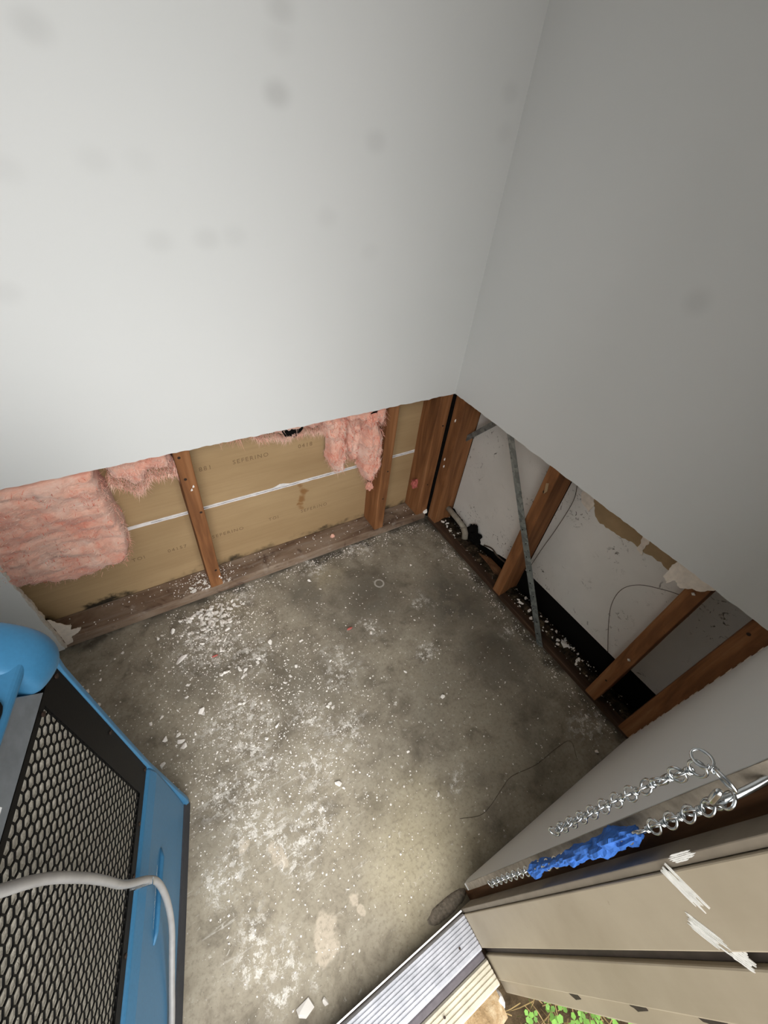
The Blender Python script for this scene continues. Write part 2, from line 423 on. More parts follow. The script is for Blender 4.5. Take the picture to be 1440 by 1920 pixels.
# ------------------------------------------------------------------ mesh helpers
class MB:
    def __init__(s):
        s.v = []; s.f = []
    def add(s, verts, faces):
        o = len(s.v)
        s.v += [Vector(v) for v in verts]
        s.f += [tuple(i + o for i in f) for f in faces]
        return s
    def box(s, x0, x1, y0, y1, z0, z1):
        return s.add([(x0, y0, z0), (x1, y0, z0), (x1, y1, z0), (x0, y1, z0), (x0, y0, z1), (x1, y0, z1), (x1, y1, z1), (x0, y1, z1)],
                     [(3, 2, 1, 0), (4, 5, 6, 7), (0, 1, 5, 4), (1, 2, 6, 5), (2, 3, 7, 6), (3, 0, 4, 7)])
    def prism(s, pts, axis, a, b):
        """extrude the closed outline pts (2D) along axis from a to b"""
        n = len(pts)
        def mk(p, t):
            return {'x': (t, p[0], p[1]), 'y': (p[0], t, p[1]), 'z': (p[0], p[1], t)}[axis]
        vs_ = [mk(p, a) for p in pts] + [mk(p, b) for p in pts]
        fs = [tuple(range(n - 1, -1, -1)), tuple(range(n, 2 * n))]
        fs += [(i, (i + 1) % n, n + (i + 1) % n, n + i) for i in range(n)]
        return s.add(vs_, fs)
    def tube(s, path, r, seg=8, cap=True):
        path = [Vector(p) for p in path]
        rr = r if isinstance(r, (list, tuple)) else [r] * len(path)
        up = None
        base = len(s.v)
        for i, p in enumerate(path):
            t = (path[min(i + 1, len(path) - 1)] - path[max(i - 1, 0)]).normalized()
            if up is None:
                up = t.orthogonal().normalized()
            up = (up - t * up.dot(t))
            up = up.normalized() if up.length > 1e-6 else t.orthogonal().normalized()
            w = t.cross(up)
            for k in range(seg):
                a = 2 * math.pi * k / seg
                s.v.append(p + (up * math.cos(a) + w * math.sin(a)) * rr[i])
        for i in range(len(path) - 1):
            for k in range(seg):
                a, b = base + i * seg + k, base + i * seg + (k + 1) % seg
                s.f.append((a, b, b + seg, a + seg))
        if cap:
            s.f.append(tuple(base + k for k in range(seg - 1, -1, -1)))
            e = base + (len(path) - 1) * seg
            s.f.append(tuple(e + k for k in range(seg)))
        return s
    def map(s, fn):
        s.v = [Vector(fn(v)) for v in s.v]
        return s
    def build(s, name, mat, parent=None, smooth=False, bevel=0.0, seg=2, fixn=True):
        lo = Vector([min(v[i] for v in s.v) for i in range(3)])
        hi = Vector([max(v[i] for v in s.v) for i in range(3)])
        c = Vector(((lo.x + hi.x) / 2, (lo.y + hi.y) / 2, lo.z))
        me = bpy.data.meshes.new(name)
        me.from_pydata([v - c for v in s.v], [], s.f)
        if fixn:
            bm = bmesh.new(); bm.from_mesh(me)
            bmesh.ops.recalc_face_normals(bm, faces=bm.faces)
            bm.to_mesh(me); bm.free()
        for m in (mat if isinstance(mat, (list, tuple)) else [mat]):
            me.materials.append(m)
        if smooth:
            for p in me.polygons:
                p.use_smooth = True
        o = bpy.data.objects.new(name, me)
        COL.objects.link(o)
        put(o, c, parent)
        if bevel:
            md = o.modifiers.new('edge', 'BEVEL')
            md.width = bevel; md.segments = seg; md.limit_method = 'ANGLE'; md.angle_limit = math.radians(30)
        return o

def wloc(o):
    p = Vector(o.location)
    while o.parent:
        o = o.parent
        p = p + Vector(o.location)
    return p

def put(o, c, parent):
    if parent is not None:
        o.parent = parent
        o.location = Vector(c) - wloc(parent)
    else:
        o.location = c

def empty(name, loc):
    o = bpy.data.objects.new(name, None)
    o.empty_display_size = 0.05
    COL.objects.link(o)
    o.location = loc
    return o

def tag(o, label=None, cat=None, group=None, kind=None):
    if label: o['label'] = label
    if cat: o['category'] = cat
    if group: o['group'] = group
    if kind: o['kind'] = kind
    return o

def jag(p0, p1, n, amp, seed):
    r = random.Random(seed)
    out = []
    dx, dy = p1[0] - p0[0], p1[1] - p0[1]
    L = math.hypot(dx, dy)
    nx, ny = -dy / L, dx / L
    for i in range(n + 1):
        t = i / n
        a = 0 if i in (0, n) else amp * (noise.noise(Vector((t * L * 30, seed * 3.7, 0))) * 1.3 + r.uniform(-0.5, 0.5))
        out.append((p0[0] + dx * t + nx * a, p0[1] + dy * t + ny * a))
    return out

def smooth_path(pts, n=8):
    """Catmull-Rom through 3D points"""
    P = [Vector(p) for p in pts]
    P = [P[0] * 2 - P[1]] + P + [P[-1] * 2 - P[-2]]
    out = []
    for i in range(1, len(P) - 2):
        for k in range(n):
            t = k / n
            a, b, c, d = P[i - 1:i + 3]
            out.append(0.5 * ((2 * b) + (c - a) * t + (2 * a - 5 * b + 4 * c - d) * t * t + (3 * b - a - 3 * c + d) * t ** 3))
    out.append(P[-2])
    return out

H = 0.60          # height of the drywall cut
W = 1.022         # room depth: door wall face at y = -W
XL = -3.6
TILT = 0.018
def tilt(v):
    return (v[0], v[1] - TILT * v[2], v[2])

# ------------------------------------------------------------------ the setting
fl = MB().box(XL - 0.1, 0.16, -1.056, 0.13, -0.1, 0.0).build('floor', M['floor'])
tag(fl, 'stained grey concrete floor dusted with white plaster', kind='structure')
cl = MB().box(XL - 0.1, 0.16, -1.2, 0.13, 2.4, 2.45).build('ceiling', M['paint'])
tag(cl, kind='structure')
wl = MB().box(XL - 0.1, XL, -1.2, 0.13, 0, 2.4).build('wall_left', M['paint'])
tag(wl, kind='structure')

# ---- left (back) wall A on y = 0
wa = empty('wall_back', (-1.0, 0.05, 0)); tag(wa, 'white wall cut away at knee height, showing studs and tan sheathing', kind='structure')
pts = [(0.0, 2.4), (0.0, H + 0.001)]
pts += jag((-0.008, H), (-1.323, H), 130, 0.0022, 3)
pts += jag((-1.323, H - 0.003), (-1.322, 0.016), 60, 0.003, 5)
pts += [(XL, 0.014), (XL, 2.4)]
MB().prism(pts, 'y', -0.010, 0.003).build('drywall_panel', M['paintA'], wa)
e = jag((-1.3185, 0.40), (-1.316, 0.018), 60, 0.003, 15)
MB().prism([(-1.325, 0.40)] + e + [(-1.325, 0.018)], 'y', -0.0085, 0.0035).build('gypsum_edge', M['gypsum'], wa)
pl = MB().box(-1.36, -0.002, 0.004, 0.092, 0.0, 0.040).build('bottom_plate', M['plateA'], wa, bevel=0.003)
pl['label'] = 'weathered grey-brown bottom plate lying on the concrete'
def stud(parent, x0, x1, y0, y1, z0, mat, label, z1=2.38):
    b = MB()
    n = 24
    zs = [z0 + (0.66 - z0) * i / n for i in range(n + 1)] + [z1]
    for z in zs:
        j = lambda k: noise.noise(Vector((x0 * 9 + k, y0 * 7, z * 9))) * 0.0012
        b.v += [Vector((x0 + j(1), y0 + j(2), z)), Vector((x1 + j(3), y0 + j(2), z)), Vector((x1 + j(3), y1, z)), Vector((x0 + j(1), y1, z))]
    for i in range(len(zs) - 1):
        for k in range(4):
            b.f.append((i * 4 + k, i * 4 + (k + 1) % 4, i * 4 + 4 + (k + 1) % 4, i * 4 + 4 + k))
    b.f += [(3, 2, 1, 0), tuple(len(b.v) - 4 + k for k in range(4))]
    o = b.build('stud', mat, parent, bevel=0.0025)
    if label: o['label'] = label
    return o
def nail(parent_stud, c, axis, r=0.004):
    b = MB()
    d = Vector((0, 1, 0)) if axis == 'y' else Vector((1, 0, 0))
    c = Vector(c)
    b.tube([c - d * 0.0015, c - d * 0.0010, c + d * 0.004], [r * 0.7, r, r], 8)
    return b.build('nail_head', M['nail'], parent_stud)
s1 = stud(wa, -0.897, -0.858, 0.003, 0.092, 0.04, M['wood_z'], 'narrow orange-brown stud with nail heads, left of the pair')
for x, z in ((-0.885, .575), (-0.884, .505), (-0.868, .38), (-0.87, .12)): nail(s1, (x, 0.003, z), 'y')
for x, z in ((-0.872, .475), (-0.878, .465), (-0.866, .085), (-0.862, .075)):
    MB().tube([(x, 0.001, z), (x + .002, -0.001, z + .003), (x + .003, .001, z + .007)], [.0015, .0028, .001], 6).build('plaster_speck', M['chip'], s1)
s2 = stud(wa, -0.262, -0.222, 0.003, 0.092, 0.04, M['wood_z'], 'orange-brown stud beside the hanging insulation')
for x, z in ((-0.235, .33), (-0.24, .20)): nail(s2, (x, 0.003, z), 'y', .003)
s3 = stud(wa, -0.056, -0.0035, 0.003, 0.092, 0.04, M['wood_z'], 'corner stud of the left wall')
for x, z in ((-0.02, .47), (-0.03, .2)): nail(s3, (x, 0.003, z), 'y', .003)

# tan sheathing boards with the pale joint between them
lowb = MB().box(-1.45, 0.02, 0.0925, 0.105, 0.0, 0.3085).build('sheathing_board', M['siding'], wa)
upb = MB().box(-1.45, 0.02, 0.0925, 0.105, 0.3195, 0.66).build('sheathing_board', M['siding'], wa)
jb = MB()
xs = [-1.45 + 1.47 * i / 120 for i in range(121)]
top = [(x, 0.3195 + 0.0015 * noise.noise(Vector((x * 40, 1, 0))) + (0.010 * max(0, 1 - abs(x + 0.60) / 0.03) if x > -0.63 else 0)) for x in xs]
bot = [(x, 0.3075 + 0.0015 * noise.noise(Vector((x * 40, 5, 0)))) for x in xs]
jb.prism(bot + top[::-1], 'y', 0.0912, 0.1045)
jo = jb.build('joint_strip', M['joint'], wa)
MB().prism(jag((-1.0, 0.3128), (0.0, 0.3132), 120, 0.0009, 9) + jag((0.0, 0.3142), (-1.0, 0.3140), 120, 0.0009, 10), 'y', 0.0909, 0.0915).build('joint_crack', M['vinyl'], jo)
def stamp(txt, x, z, size, parent, flip=False):
    cu = bpy.data.curves.new('stamp', 'FONT')
    cu.body = txt
    cu.size = size
    cu.align_x = 'LEFT'
    cu.space_character = 1.25
    cu.extrude = 0.00015
    cu.resolution_u = 2
    t = bpy.data.objects.new('tmp', cu)
    COL.objects.link(t)
    bpy.context.view_layer.update()
    me = bpy.data.meshes.new_from_object(t.evaluated_get(bpy.context.evaluated_depsgraph_get()))
    bpy.data.objects.remove(t)
    me.materials.clear(); me.materials.append(M['ink'])
    o = bpy.data.objects.new('stamped_lettering', me)
    COL.objects.link(o)
    o.rotation_euler = (math.pi / 2, 0, 0)
    put(o, (x, 0.0923, z), parent)
    return o
stamp('SEFERINO', -0.742, 0.450, 0.021, upb)
stamp('0418', -0.535, 0.452, 0.021, upb)
stamp('881', -0.838, 0.452, 0.021, upb)
stamp('0415', -1.03, 0.452, 0.02, upb)
stamp('04157', -0.985, 0.172, 0.019, lowb)
stamp('TOI', -1.085, 0.178, 0.019, lowb)
stamp('SEFERINO', -0.848, 0.174, 0.020, lowb)
stamp('TOI', -0.655, 0.176, 0.019, lowb)
stamp('SEFERINO', -0.535, 0.168, 0.020, lowb)
stamp('0415', -0.205, 0.168, 0.018, lowb)
# outside skin behind the sheathing
MB().box(XL - 0.1, 0.17, 0.11, 0.13, -0.1, 2.45).build('outer_siding', M['outer'], wa)

# ---- right wall B on x = 0
wb = empty('wall_right', (0.05, -0.5, 0)); tag(wb, 'grey-white wall cut away at knee height, showing studs and the back panel', kind='structure')
pts = [(-0.010, 2.4), (-0.010, H)] + jag((-0.012, H), (-W, H - 0.006), 100, 0.0018, 23) + [(-W - 0.012, H - 0.006), (-W - 0.012 - TILT * 2.4, 2.4)]
MB().prism(pts, 'x', -0.010, 0.003).build('drywall_panel', M['paintB'], wb)
MB().box(0.004, 0.046, -W, -0.006, 0.0, 0.020).build('bottom_plate', M['plateB'], wb, bevel=0.003)['label'] = 'dark damp bottom plate beside the open cavity'
t1 = stud(wb, 0.003, 0.088, -0.056, -0.005, 0.02, M['wood_z'], 'corner stud of the right wall')
for y, z in ((-0.03, .50), (-0.025, .33), (-0.03, .30)):
    MB().tube([(0.001, y, z), (-0.001, y - .002, z + .006), (.001, y - .001, z + .012)], [.0015, .003, .001], 6).build('plaster_speck', M['chip'], t1)
t2 = stud(wb, 0.003, 0.088, -0.468, -0.430, 0.012, M['wood_z'], 'knotty stud behind the diagonal metal brace')
nail(t2, (0.003, -0.45, .505), 'x', .005); nail(t2, (0.003, -0.445, .33), 'x', .003)
MB().prism([(-0.452, .54), (-0.444, .535), (-0.452, .50), (-0.458, .515)], 'x', 0.001, 0.006).build('splinter', M['kraft'], t2)
t3 = stud(wb, 0.003, 0.088, -0.902, -0.864, 0.012, M['wood_z'], 'stud under the curled scrap of torn paper')
for y, z in ((-0.88, .545), (-0.885, .25)):
    MB().tube([(0.001, y, z), (-0.002, y - .003, z + .003), (.001, y - .007, z + .001)], [.0015, .004, .001], 6).build('plaster_speck', M['chip'], t3)
nail(t3, (0.003, -0.885, .12), 'x', .003)
t4 = stud(wb, 0.003, 0.088, -1.046, -0.986, 0.012, M['wood_z'], 'stud beside the ragged edge of the door wall')
nail(t4, (0.003, -1.0, .55), 'x', .004)
# white back panels between the studs (far skin of the wall), irregular bottom edge in the corner bay
b1 = jag((-0.056, 0.075), (-0.16, 0.055), 14, 0.006, 31) + jag((-0.165, 0.075), (-0.20, 0.105), 8, 0.008, 32) + jag((-0.205, 0.10), (-0.235, 0.045), 8, 0.008, 33) + jag((-0.24, 0.04), (-0.43, 0.10), 14, 0.004, 34)
MB().prism([(-0.056, 0.70)] + b1 + [(-0.43, 0.70)], 'x', 0.0895, 0.10).build('back_panel', M['cavity'], wb)
MB().box(0.0895, 0.10, -0.884, -0.469, 0.118, 0.70).build('back_panel', M['cavity'], wb)
MB().box(0.0895, 0.10, -1.03, -0.885, 0.132, 0.70).build('back_panel', M['cavity'], wb)
k0 = [(-0.51, 0.60)] + jag((-0.514, 0.545), (-0.60, 0.475), 14, 0.006, 41) + jag((-0.61, 0.48), (-0.83, 0.495), 26, 0.006, 42) + jag((-0.84, 0.50), (-0.864, 0.53), 6, 0.004, 43) + [(-0.864, 0.60)]
MB().prism(k0, 'x', 0.0883, 0.0897).build('kraft_paper_strip', M['kraft'], wb)
MB().prism(jag((-0.508, 0.57), (-0.512, 0.515), 10, 0.006, 44) + jag((-0.525, 0.495), (-0.555, 0.482), 8, 0.005, 45) + jag((-0.56, 0.51), (-0.53, 0.57), 10, 0.006, 46), 'x', 0.0865, 0.0885).build('torn_paper', M['tornpaper'], wb)
MB().prism(jag((-0.705, 0.575), (-0.715, 0.485), 12, 0.005, 47) + jag((-0.735, 0.478), (-0.722, 0.575), 12, 0.005, 48), 'x', 0.0865, 0.0885).build('torn_paper', M['tornpaper'], wb)
MB().box(0.10, 0.112, -1.03, 0.0, -0.02, 0.12).build('recess_shade_board', M['black'], wb)  # black sheet painting the dark of the recess below the panels
MB().box(-0.002, 0.09, -0.0035, 0.09, 0.02, 0.66).build('corner_gap_shade', M['black'], wb)  # black filler added to paint the shade in the corner gap
MB().box(0.15, 0.17, -1.3, 0.13, -0.1, 2.45).build('outer_siding', M['black'], wb)  # backing coloured black so the open cavity reads as shade

# ---- door wall C: face at y = -W, opening from -1.60 to -0.63
wc = empty('wall_front', (-0.3, -1.03, 0)); tag(wc, 'white wall beside the doorway, ragged where it meets the stud', kind='structure')
edge = jag((-0.006, 0.70), (-0.008, 0.012), 90, 0.004, 61)
pts = [(-0.012, 2.4)] + edge + jag((-0.05, 0.008), (-0.60, 0.010), 20, 0.002, 62) + jag((-0.618, 0.03), (-0.632, 0.06), 5, 0.004, 63) + jag((-0.630, 0.08), (-0.630, 1.2), 60, 0.0003, 64) + [(-0.63, 2.06), (-1.60, 2.06), (-1.60, 0.01), (XL, 0.01), (XL, 2.4)]
MB().prism(pts, 'y', -W, -W - 0.0125).map(tilt).build('drywall_panel', M['paint'], wc)
MB().prism(jag((-0.6318, 0.07), (-0.6318, 1.2), 90, 0.0009, 66) + [(-0.624, 1.2), (-0.624, 0.07)], 'y', -W - 0.0006, -W - 0.013).map(tilt).build('gypsum_edge', M['gypsum_dirty'], wc)
r = random.Random(5)
for i in range(16):      # shreds of torn paper along the ragged corner edge
    z = 0.04 + i * 0.034 + r.uniform(-.01, .01); s = r.uniform(.004, .011)
    q = [(-0.010, z - s), (-0.004 + r.uniform(0, .004), z - s * .4), (0.000 + r.uniform(-.002, .008), z + r.uniform(-.3, .5) * s), (-0.005, z + s * .8), (-0.012, z + s)]
    MB().prism(q, 'y', -W + .0012, -W - .002).map(tilt).build('torn_paper', M['tornpaper'], wc)
MB().box(-0.622, -0.575, -1.12, -1.0365, 0.0, 2.1).map(tilt).build('trimmer_stud', M['wood_rough'], wc)['label'] = 'rough brown trimmer stud between drywall and door jamb'
MB().box(-0.60, 0.16, -1.16, -1.125, -0.1, 2.45).map(tilt).build('outer_siding', M['outer'], wc)
MB().box(XL - .1, -1.64, -1.16, -1.04, -0.1, 2.45).map(tilt).build('outer_siding', M['outer'], wc)
MB().box(-1.66, -0.58, -1.16, -1.04, 2.08, 2.45).map(tilt).build('outer_siding', M['outer'], wc)

# door frame
df = empty('trim_1', (-0.64, -1.11, 0.0)); tag(df, 'beige painted door jamb with dark weatherstrip groove', kind='structure')
MB().box(-0.660, -0.628, -1.118, -1.060, 0.045, 2.04).map(tilt).build('jamb_board', M['beige'], df, bevel=0.0015)
MB().box(-0.6575, -0.630, -1.0595, -1.0515, 0.03, 2.04).map(tilt).build('jamb_edge', M['beige_shaded'], df, bevel=0.001)  # shade on the room-side edge is put into its darker colour
MB().box(-0.650, -0.63, -1.130, -1.1185, 0.03, 2.04).map(tilt).build('weatherstrip', M['bronze'], df)
MB().box(-0.656, -0.63, -1.172, -1.1305, 0.03, 2.04).map(tilt).build('door_stop', M['beige'], df, bevel=0.002)
MB().box(-0.640, -0.60, -1.205, -1.1725, -0.03, 2.06).map(tilt).build('brick_moulding', M['beige'], df, bevel=0.003)
MB().box(-1.60, -0.63, -1.172, -1.060, 2.041, 2.075).build('head_jamb', M['beige'], df).location.y -= TILT * 2
MB().box(-1.602, -1.570, -1.172, -1.060, 0.045, 2.04).map(tilt).build('jamb_board', M['beige'], df)
def streak(a, c, wd_, n, x, seed):
    # dry-brush scrape: slivers of white paint side by side, from a to c on the jamb (y, z)
    rr = random.Random(seed); b = MB()
    dy, dz_ = c[0] - a[0], c[1] - a[1]; L = math.hypot(dy, dz_); ny, nz_ = -dz_ / L, dy / L
    for k in range(n):
        t0 = max(0, rr.gauss(.05, .12)); t1 = min(1.05, rr.gauss(.9, .14)); o = (k / (n - 1) - .5) * wd_; h = wd_ / n * rr.uniform(.35, .75)
        top, bot = [], []
        for q in range(9):
            t = t0 + (t1 - t0) * q / 8; f = h * (1 if 0 < q < 8 else .15) * rr.uniform(.6, 1.15)
            y, z = a[0] + dy * t + ny * o, a[1] + dz_ * t + nz_ * o
            top.append((y + ny * f + TILT * z, z + nz_ * f)); bot.append((y - ny * f + TILT * z, z - nz_ * f))
        b.prism(bot + top[::-1], 'x', x - .0004, x + .0004)
    return b.map(tilt).build('paint_streak', M['streak'], df)
streak((-1.070, .784), (-1.103, .794), .014, 9, -0.6602, 71)
streak((-1.107, .761), (-1.131, .782), .013, 8, -0.6602, 81)
streak((-1.067, .800), (-1.067, .835), .005, 5, -0.6602, 91)
streak((-1.130, .778), (-1.143, .792), .014, 7, -0.6562, 93)
for k, (y0, z0) in enumerate(((-1.176, .48), (-1.18, .62), (-1.178, .30))):
    MB().prism(jag((y0, z0), (y0 - .012, z0 + .03), 6, .003, 95 + k) + jag((y0 - .010, z0 + .05), (y0 + .001, z0 + .045), 5, .003, 99 + k), 'x', -0.6408, -0.6397).map(tilt).build('paint_chip_scar', M['bronze'], df)

# ------------------------------------------------------------------ threshold and what lies outside
th = empty('door_threshold', (-1.1, -1.11, 0)); tag(th, 'ribbed aluminium door threshold with a grey vinyl insert', 'threshold')
def ribbed(y0, y1, n, z, name, mat, h=0.0018):
    prof = [(y0, z - 0.030), (y0, z - 0.004), (y0 - 0.003, z)]
    span = (y0 - 0.006) - (y1 + 0.006)
    for i in range(n):
        a = y0 - 0.006 - span * i / n
        c = span / n
        prof += [(a, z), (a - c * .12, z - h), (a - c * .34, z - h), (a - c * .46, z)]
    prof += [(y1 + 0.003, z), (y1, z - 0.004), (y1, z - 0.030)]
    return MB().prism(prof, 'x', -1.57, -0.661).build(name, mat, th)
ribbed(-1.059, -1.1205, 8, 0.050, 'inner_tread', M['alu'])
MB().box(-1.57, -0.661, -1.134, -1.1207, 0.015, 0.043).build('vinyl_insert', M['vinyl'], th, bevel=0.003)
ribbed(-1.1343, -1.176, 4, 0.046, 'outer_tread', M['alu_cream'])
MB().box(-1.60, -0.62, -1.17, -1.0605, -0.02, 0.0148).build('sub_sill', M['plateB'], th)
for k, (x, y) in enumerate(((-0.70, -1.095), (-0.90, -1.09), (-0.78, -1.15))):
    MB().tube([(x, y, 0.0475), (x, y, 0.0508)], 0.0022, 8).build('screw_head', M['nail'], th)

gr = MB()
r = random.Random(11)
N = 40
for j in range(N + 1):
    for i in range(N + 1):
        x = -3.4 + 4.4 * i / N; y = -1.165 - 3.2 * (j / N) ** 1.6
        gr.v.append(Vector((x, y, -0.055 + 0.02 * noise.noise(Vector((x * 6, y * 6, 0))))))
for j in range(N):
    for i in range(N):
        a = j * (N + 1) + i
        gr.f.append((a, a + 1, a + N + 2, a + N + 1))
go = gr.build('ground', M['dirt']); tag(go, 'brown earth outside the doorway', kind='structure')

def rock(name, c, sx, sy, sz, seed, mat, parent=None, amp=0.25, sub=3):
    bm = bmesh.new()
    bmesh.ops.create_icosphere(bm, subdivisions=sub, radius=1.0)
    o = Vector((seed * 3.1, seed * 1.7, seed))
    for v in bm.verts:
        d = 1 + amp * noise.noise(v.co * 1.6 + o) + amp * 0.5 * noise.noise(v.co * 4 + o)
        v.co = Vector((v.co.x * sx * d, v.co.y * sy * d, v.co.z * sz * d))
    b = MB()
    b.v = [v.co + Vector(c) for v in bm.verts]
    b.f = [tuple(v.index for v in f.verts) for f in bm.faces]
    bm.free()
    return b.build(name, mat, parent, smooth=False, fixn=False)
fnd = MB()
nx, ny = 60, 8
for j in range(ny + 1):
    for i in range(nx + 1):
        x = -1.60 + 0.935 * i / nx; y = -1.172 - 0.055 * j / ny
        fnd.v.append(Vector((x, y - 0.012 * noise.noise(Vector((x * 14, 3, 0))) * j / ny, 0.012 - 0.02 * (j / ny) ** 2 + 0.008 * noise.noise(Vector((x * 30, y * 30, 0))) - (0.06 if j == ny else 0))))
for j in range(ny):
    for i in range(nx):
        a = j * (nx + 1) + i
        fnd.f.append((a, a + 1, a + nx + 2, a + nx + 1))
tag(fnd.build('mortar_bed', M['stone'], smooth=True), 'crumbly tan mortar bed below the outer edge of the threshold', 'mortar')
tag(rock('stone', (-0.715, -1.225, -0.035), 0.028, 0.020, 0.032, 4, M['stone']), 'pale broken stone beside the tan mortar outside the door', 'stone', 'stones outside the door')
tag(rock('stone', (-0.665, -1.198, -0.028), 0.012, 0.018, 0.035, 7, M['joint']), 'white upright stone flake between mortar and weeds', 'stone', 'stones outside the door')

# weeds: clover leaves and dry grass blades
r = random.Random(21)
lf = MB(); sw = MB()
for k in range(420):
    x = r.uniform(-1.1, -0.2); y = r.uniform(-1.52, -1.235); z = -0.05
    h = r.uniform(0.015, 0.06)
    tip = Vector((x + r.uniform(-.02, .02), y + r.uniform(-.02, .02), z + h))
    a0 = r.uniform(0, 6.28); s = r.uniform(.006, .014)
    for q in range(3):
        a = a0 + q * 2.094
        d = Vector((math.cos(a), math.sin(a), r.uniform(-.2, .3))); w = Vector((-math.sin(a), math.cos(a), 0)) * s * .5
        lf.add([tip, tip + d * s * .5 + w, tip + d * s * 1.05 + w * .5, tip + d * s * 1.05 - w * .5, tip + d * s * .5 - w], [(0, 1, 2, 3, 4)])
    lf.add([(x, y, z), (x + .0012, y, z), tip], [(0, 1, 2)])
for k in range(900):
    x = r.uniform(-1.2, -0.2); y = r.uniform(-1.55, -1.23); a = r.uniform(0, 6.28); L = r.uniform(.02, .06)
    d = Vector((math.cos(a), math.sin(a), r.uniform(.05, .6))) * L
    p = Vector((x, y, -.048)); w = Vector((-math.sin(a), math.cos(a), 0)) * .0009
    sw.add([p - w, p + w, p + d * .6 + w * .8, p + d * .6 - w * .8, p + d + Vector((0, 0, -.3 * L))], [(0, 1, 2, 3), (3, 2, 4)])
tag(lf.build('weeds', M['leaf'], fixn=False), 'small green clover weeds outside the doorway', 'weeds', kind='stuff')
tag(sw.build('dry_grass', M['straw'], fixn=False), 'dry straw-coloured grass among the weeds', 'grass', kind='stuff')

# ------------------------------------------------------------------ insulation
def inside(p, poly):
    x, y = p; c = False; n = len(poly); j = n - 1
    for i in range(n):
        xi, yi = poly[i]; xj, yj = poly[j]
        if (yi > y) != (yj > y) and x < (xj - xi) * (y - yi) / (yj - yi) + xi:
            c = not c
        j = i
    return c
def dist(p, poly):
    d = 9
    n = len(poly)
    for i in range(n):
        ax, ay = poly[i]; bx, by = poly[(i + 1) % n]
        vx, vy = bx - ax, by - ay
        t = max(0, min(1, ((p[0] - ax) * vx + (p[1] - ay) * vy) / (vx * vx + vy * vy + 1e-12)))
        d = min(d, math.hypot(p[0] - ax - vx * t, p[1] - ay - vy * t))
    return d
def batt(name, poly, yback, thick, seed, parent, g=0.005, rr=0.03, amp=0.008, mat=None, fr=(22, 22)):
    P = []
    for i in range(len(poly)):
        a, c = poly[i], poly[(i + 1) % len(poly)]
        n = max(2, int(math.hypot(a[0] - c[0], a[1] - c[1]) / 0.012))
        P += jag(a, c, n, 0.007, seed + i)[:-1]
    x0 = min(p[0] for p in P); x1 = max(p[0] for p in P); z0 = min(p[1] for p in P); z1 = max(p[1] for p in P)
    nx = int((x1 - x0) / g) + 2; nz = int((z1 - z0) / g) + 2
    idx = {}; vv = []; cells = []
    def vid(i, j):
        if (i, j) not in idx:
            idx[(i, j)] = len(vv); vv.append([x0 + i * g, z0 + j * g])
        return idx[(i, j)]
    for j in range(nz):
        for i in range(nx):
            if inside((x0 + (i + .5) * g, z0 + (j + .5) * g), P):
                cells.append((vid(i, j), vid(i + 1, j), vid(i + 1, j + 1), vid(i, j + 1)))
    ec = {}
    for c in cells:
        for k in range(4):
            e_ = (c[k], c[(k + 1) % 4]); ky = tuple(sorted(e_))
            ec.setdefault(ky, []).append(e_)
    bd = [v[0] for v in ec.values() if len(v) == 1]
    nb = {}
    for a, c in bd:
        nb.setdefault(a, []).append(c); nb.setdefault(c, []).append(a)
    for _ in range(2):
        new = {a: [sum(vv[q][k] for q in L) / len(L) * .5 + vv[a][k] * .5 for k in (0, 1)] for a, L in nb.items()}
        for a, q in new.items(): vv[a] = q
    b = MB()
    front = []
    for i, (x, z) in enumerate(vv):
        d = 0.0 if i in nb else dist((x, z), P)
        prof = min(1, d / rr); prof = math.sqrt(1 - (1 - prof) ** 2)
        o = Vector((x * fr[0], seed, z * fr[1]))
        nzv = noise.noise(o) + 0.6 * noise.noise(o * 2.7) + 0.35 * noise.noise(o * 7)
        y = yback - thick * (0.25 + 0.75 * prof) - amp * nzv * (0.3 + prof)
        if z > .578: y = max(y, 0.0065)
        b.v.append(Vector((x + .002 * noise.noise(o * 5), y, z + .002 * noise.noise(o * 5 + Vector((9, 9, 9))))))
    nf = len(vv)
    b.f += cells
    bid = {}
    for i in nb:
        bid[i] = len(b.v); b.v.append(Vector((vv[i][0], yback, vv[i][1])))
    for a, c in bd:
        b.f.append((c, a, bid[a], bid[c]))
    o = b.build(name, mat or M['pink'], parent, smooth=True)
    return o, P, b
def strands(parent, b, n, seed, L, horiz, mat):
    # loose glass strands lying over the batt surface
    rr = random.Random(seed); m_ = MB()
    for k in range(n):
        p = b.v[rr.randrange(int(len(b.v) * .9))]
        if p.z > .575 or p.y > .08: continue
        a = rr.gauss(0, .5) + (0 if horiz else math.pi / 2)
        d = Vector((math.cos(a), 0, math.sin(a))) * L * rr.uniform(.4, 1.2)
        w = Vector((-d.z, 0, d.x)).normalized() * rr.uniform(.0003, .0008)
        o = Vector((0, -rr.uniform(.0005, .004), 0))
        q = Vector((rr.gauss(0, .002), 0, rr.gauss(0, .002)))
        m_.add([p - d * .5 + Vector((0, .004, 0)), p + o - w + q, p + o + w + q, p + d * .5 + Vector((0, .005, 0))], [(0, 1, 2), (2, 1, 3)])
    x = m_.build('loose_fibres', mat, parent, fixn=False)
    x['kind'] = 'stuff'
    return x
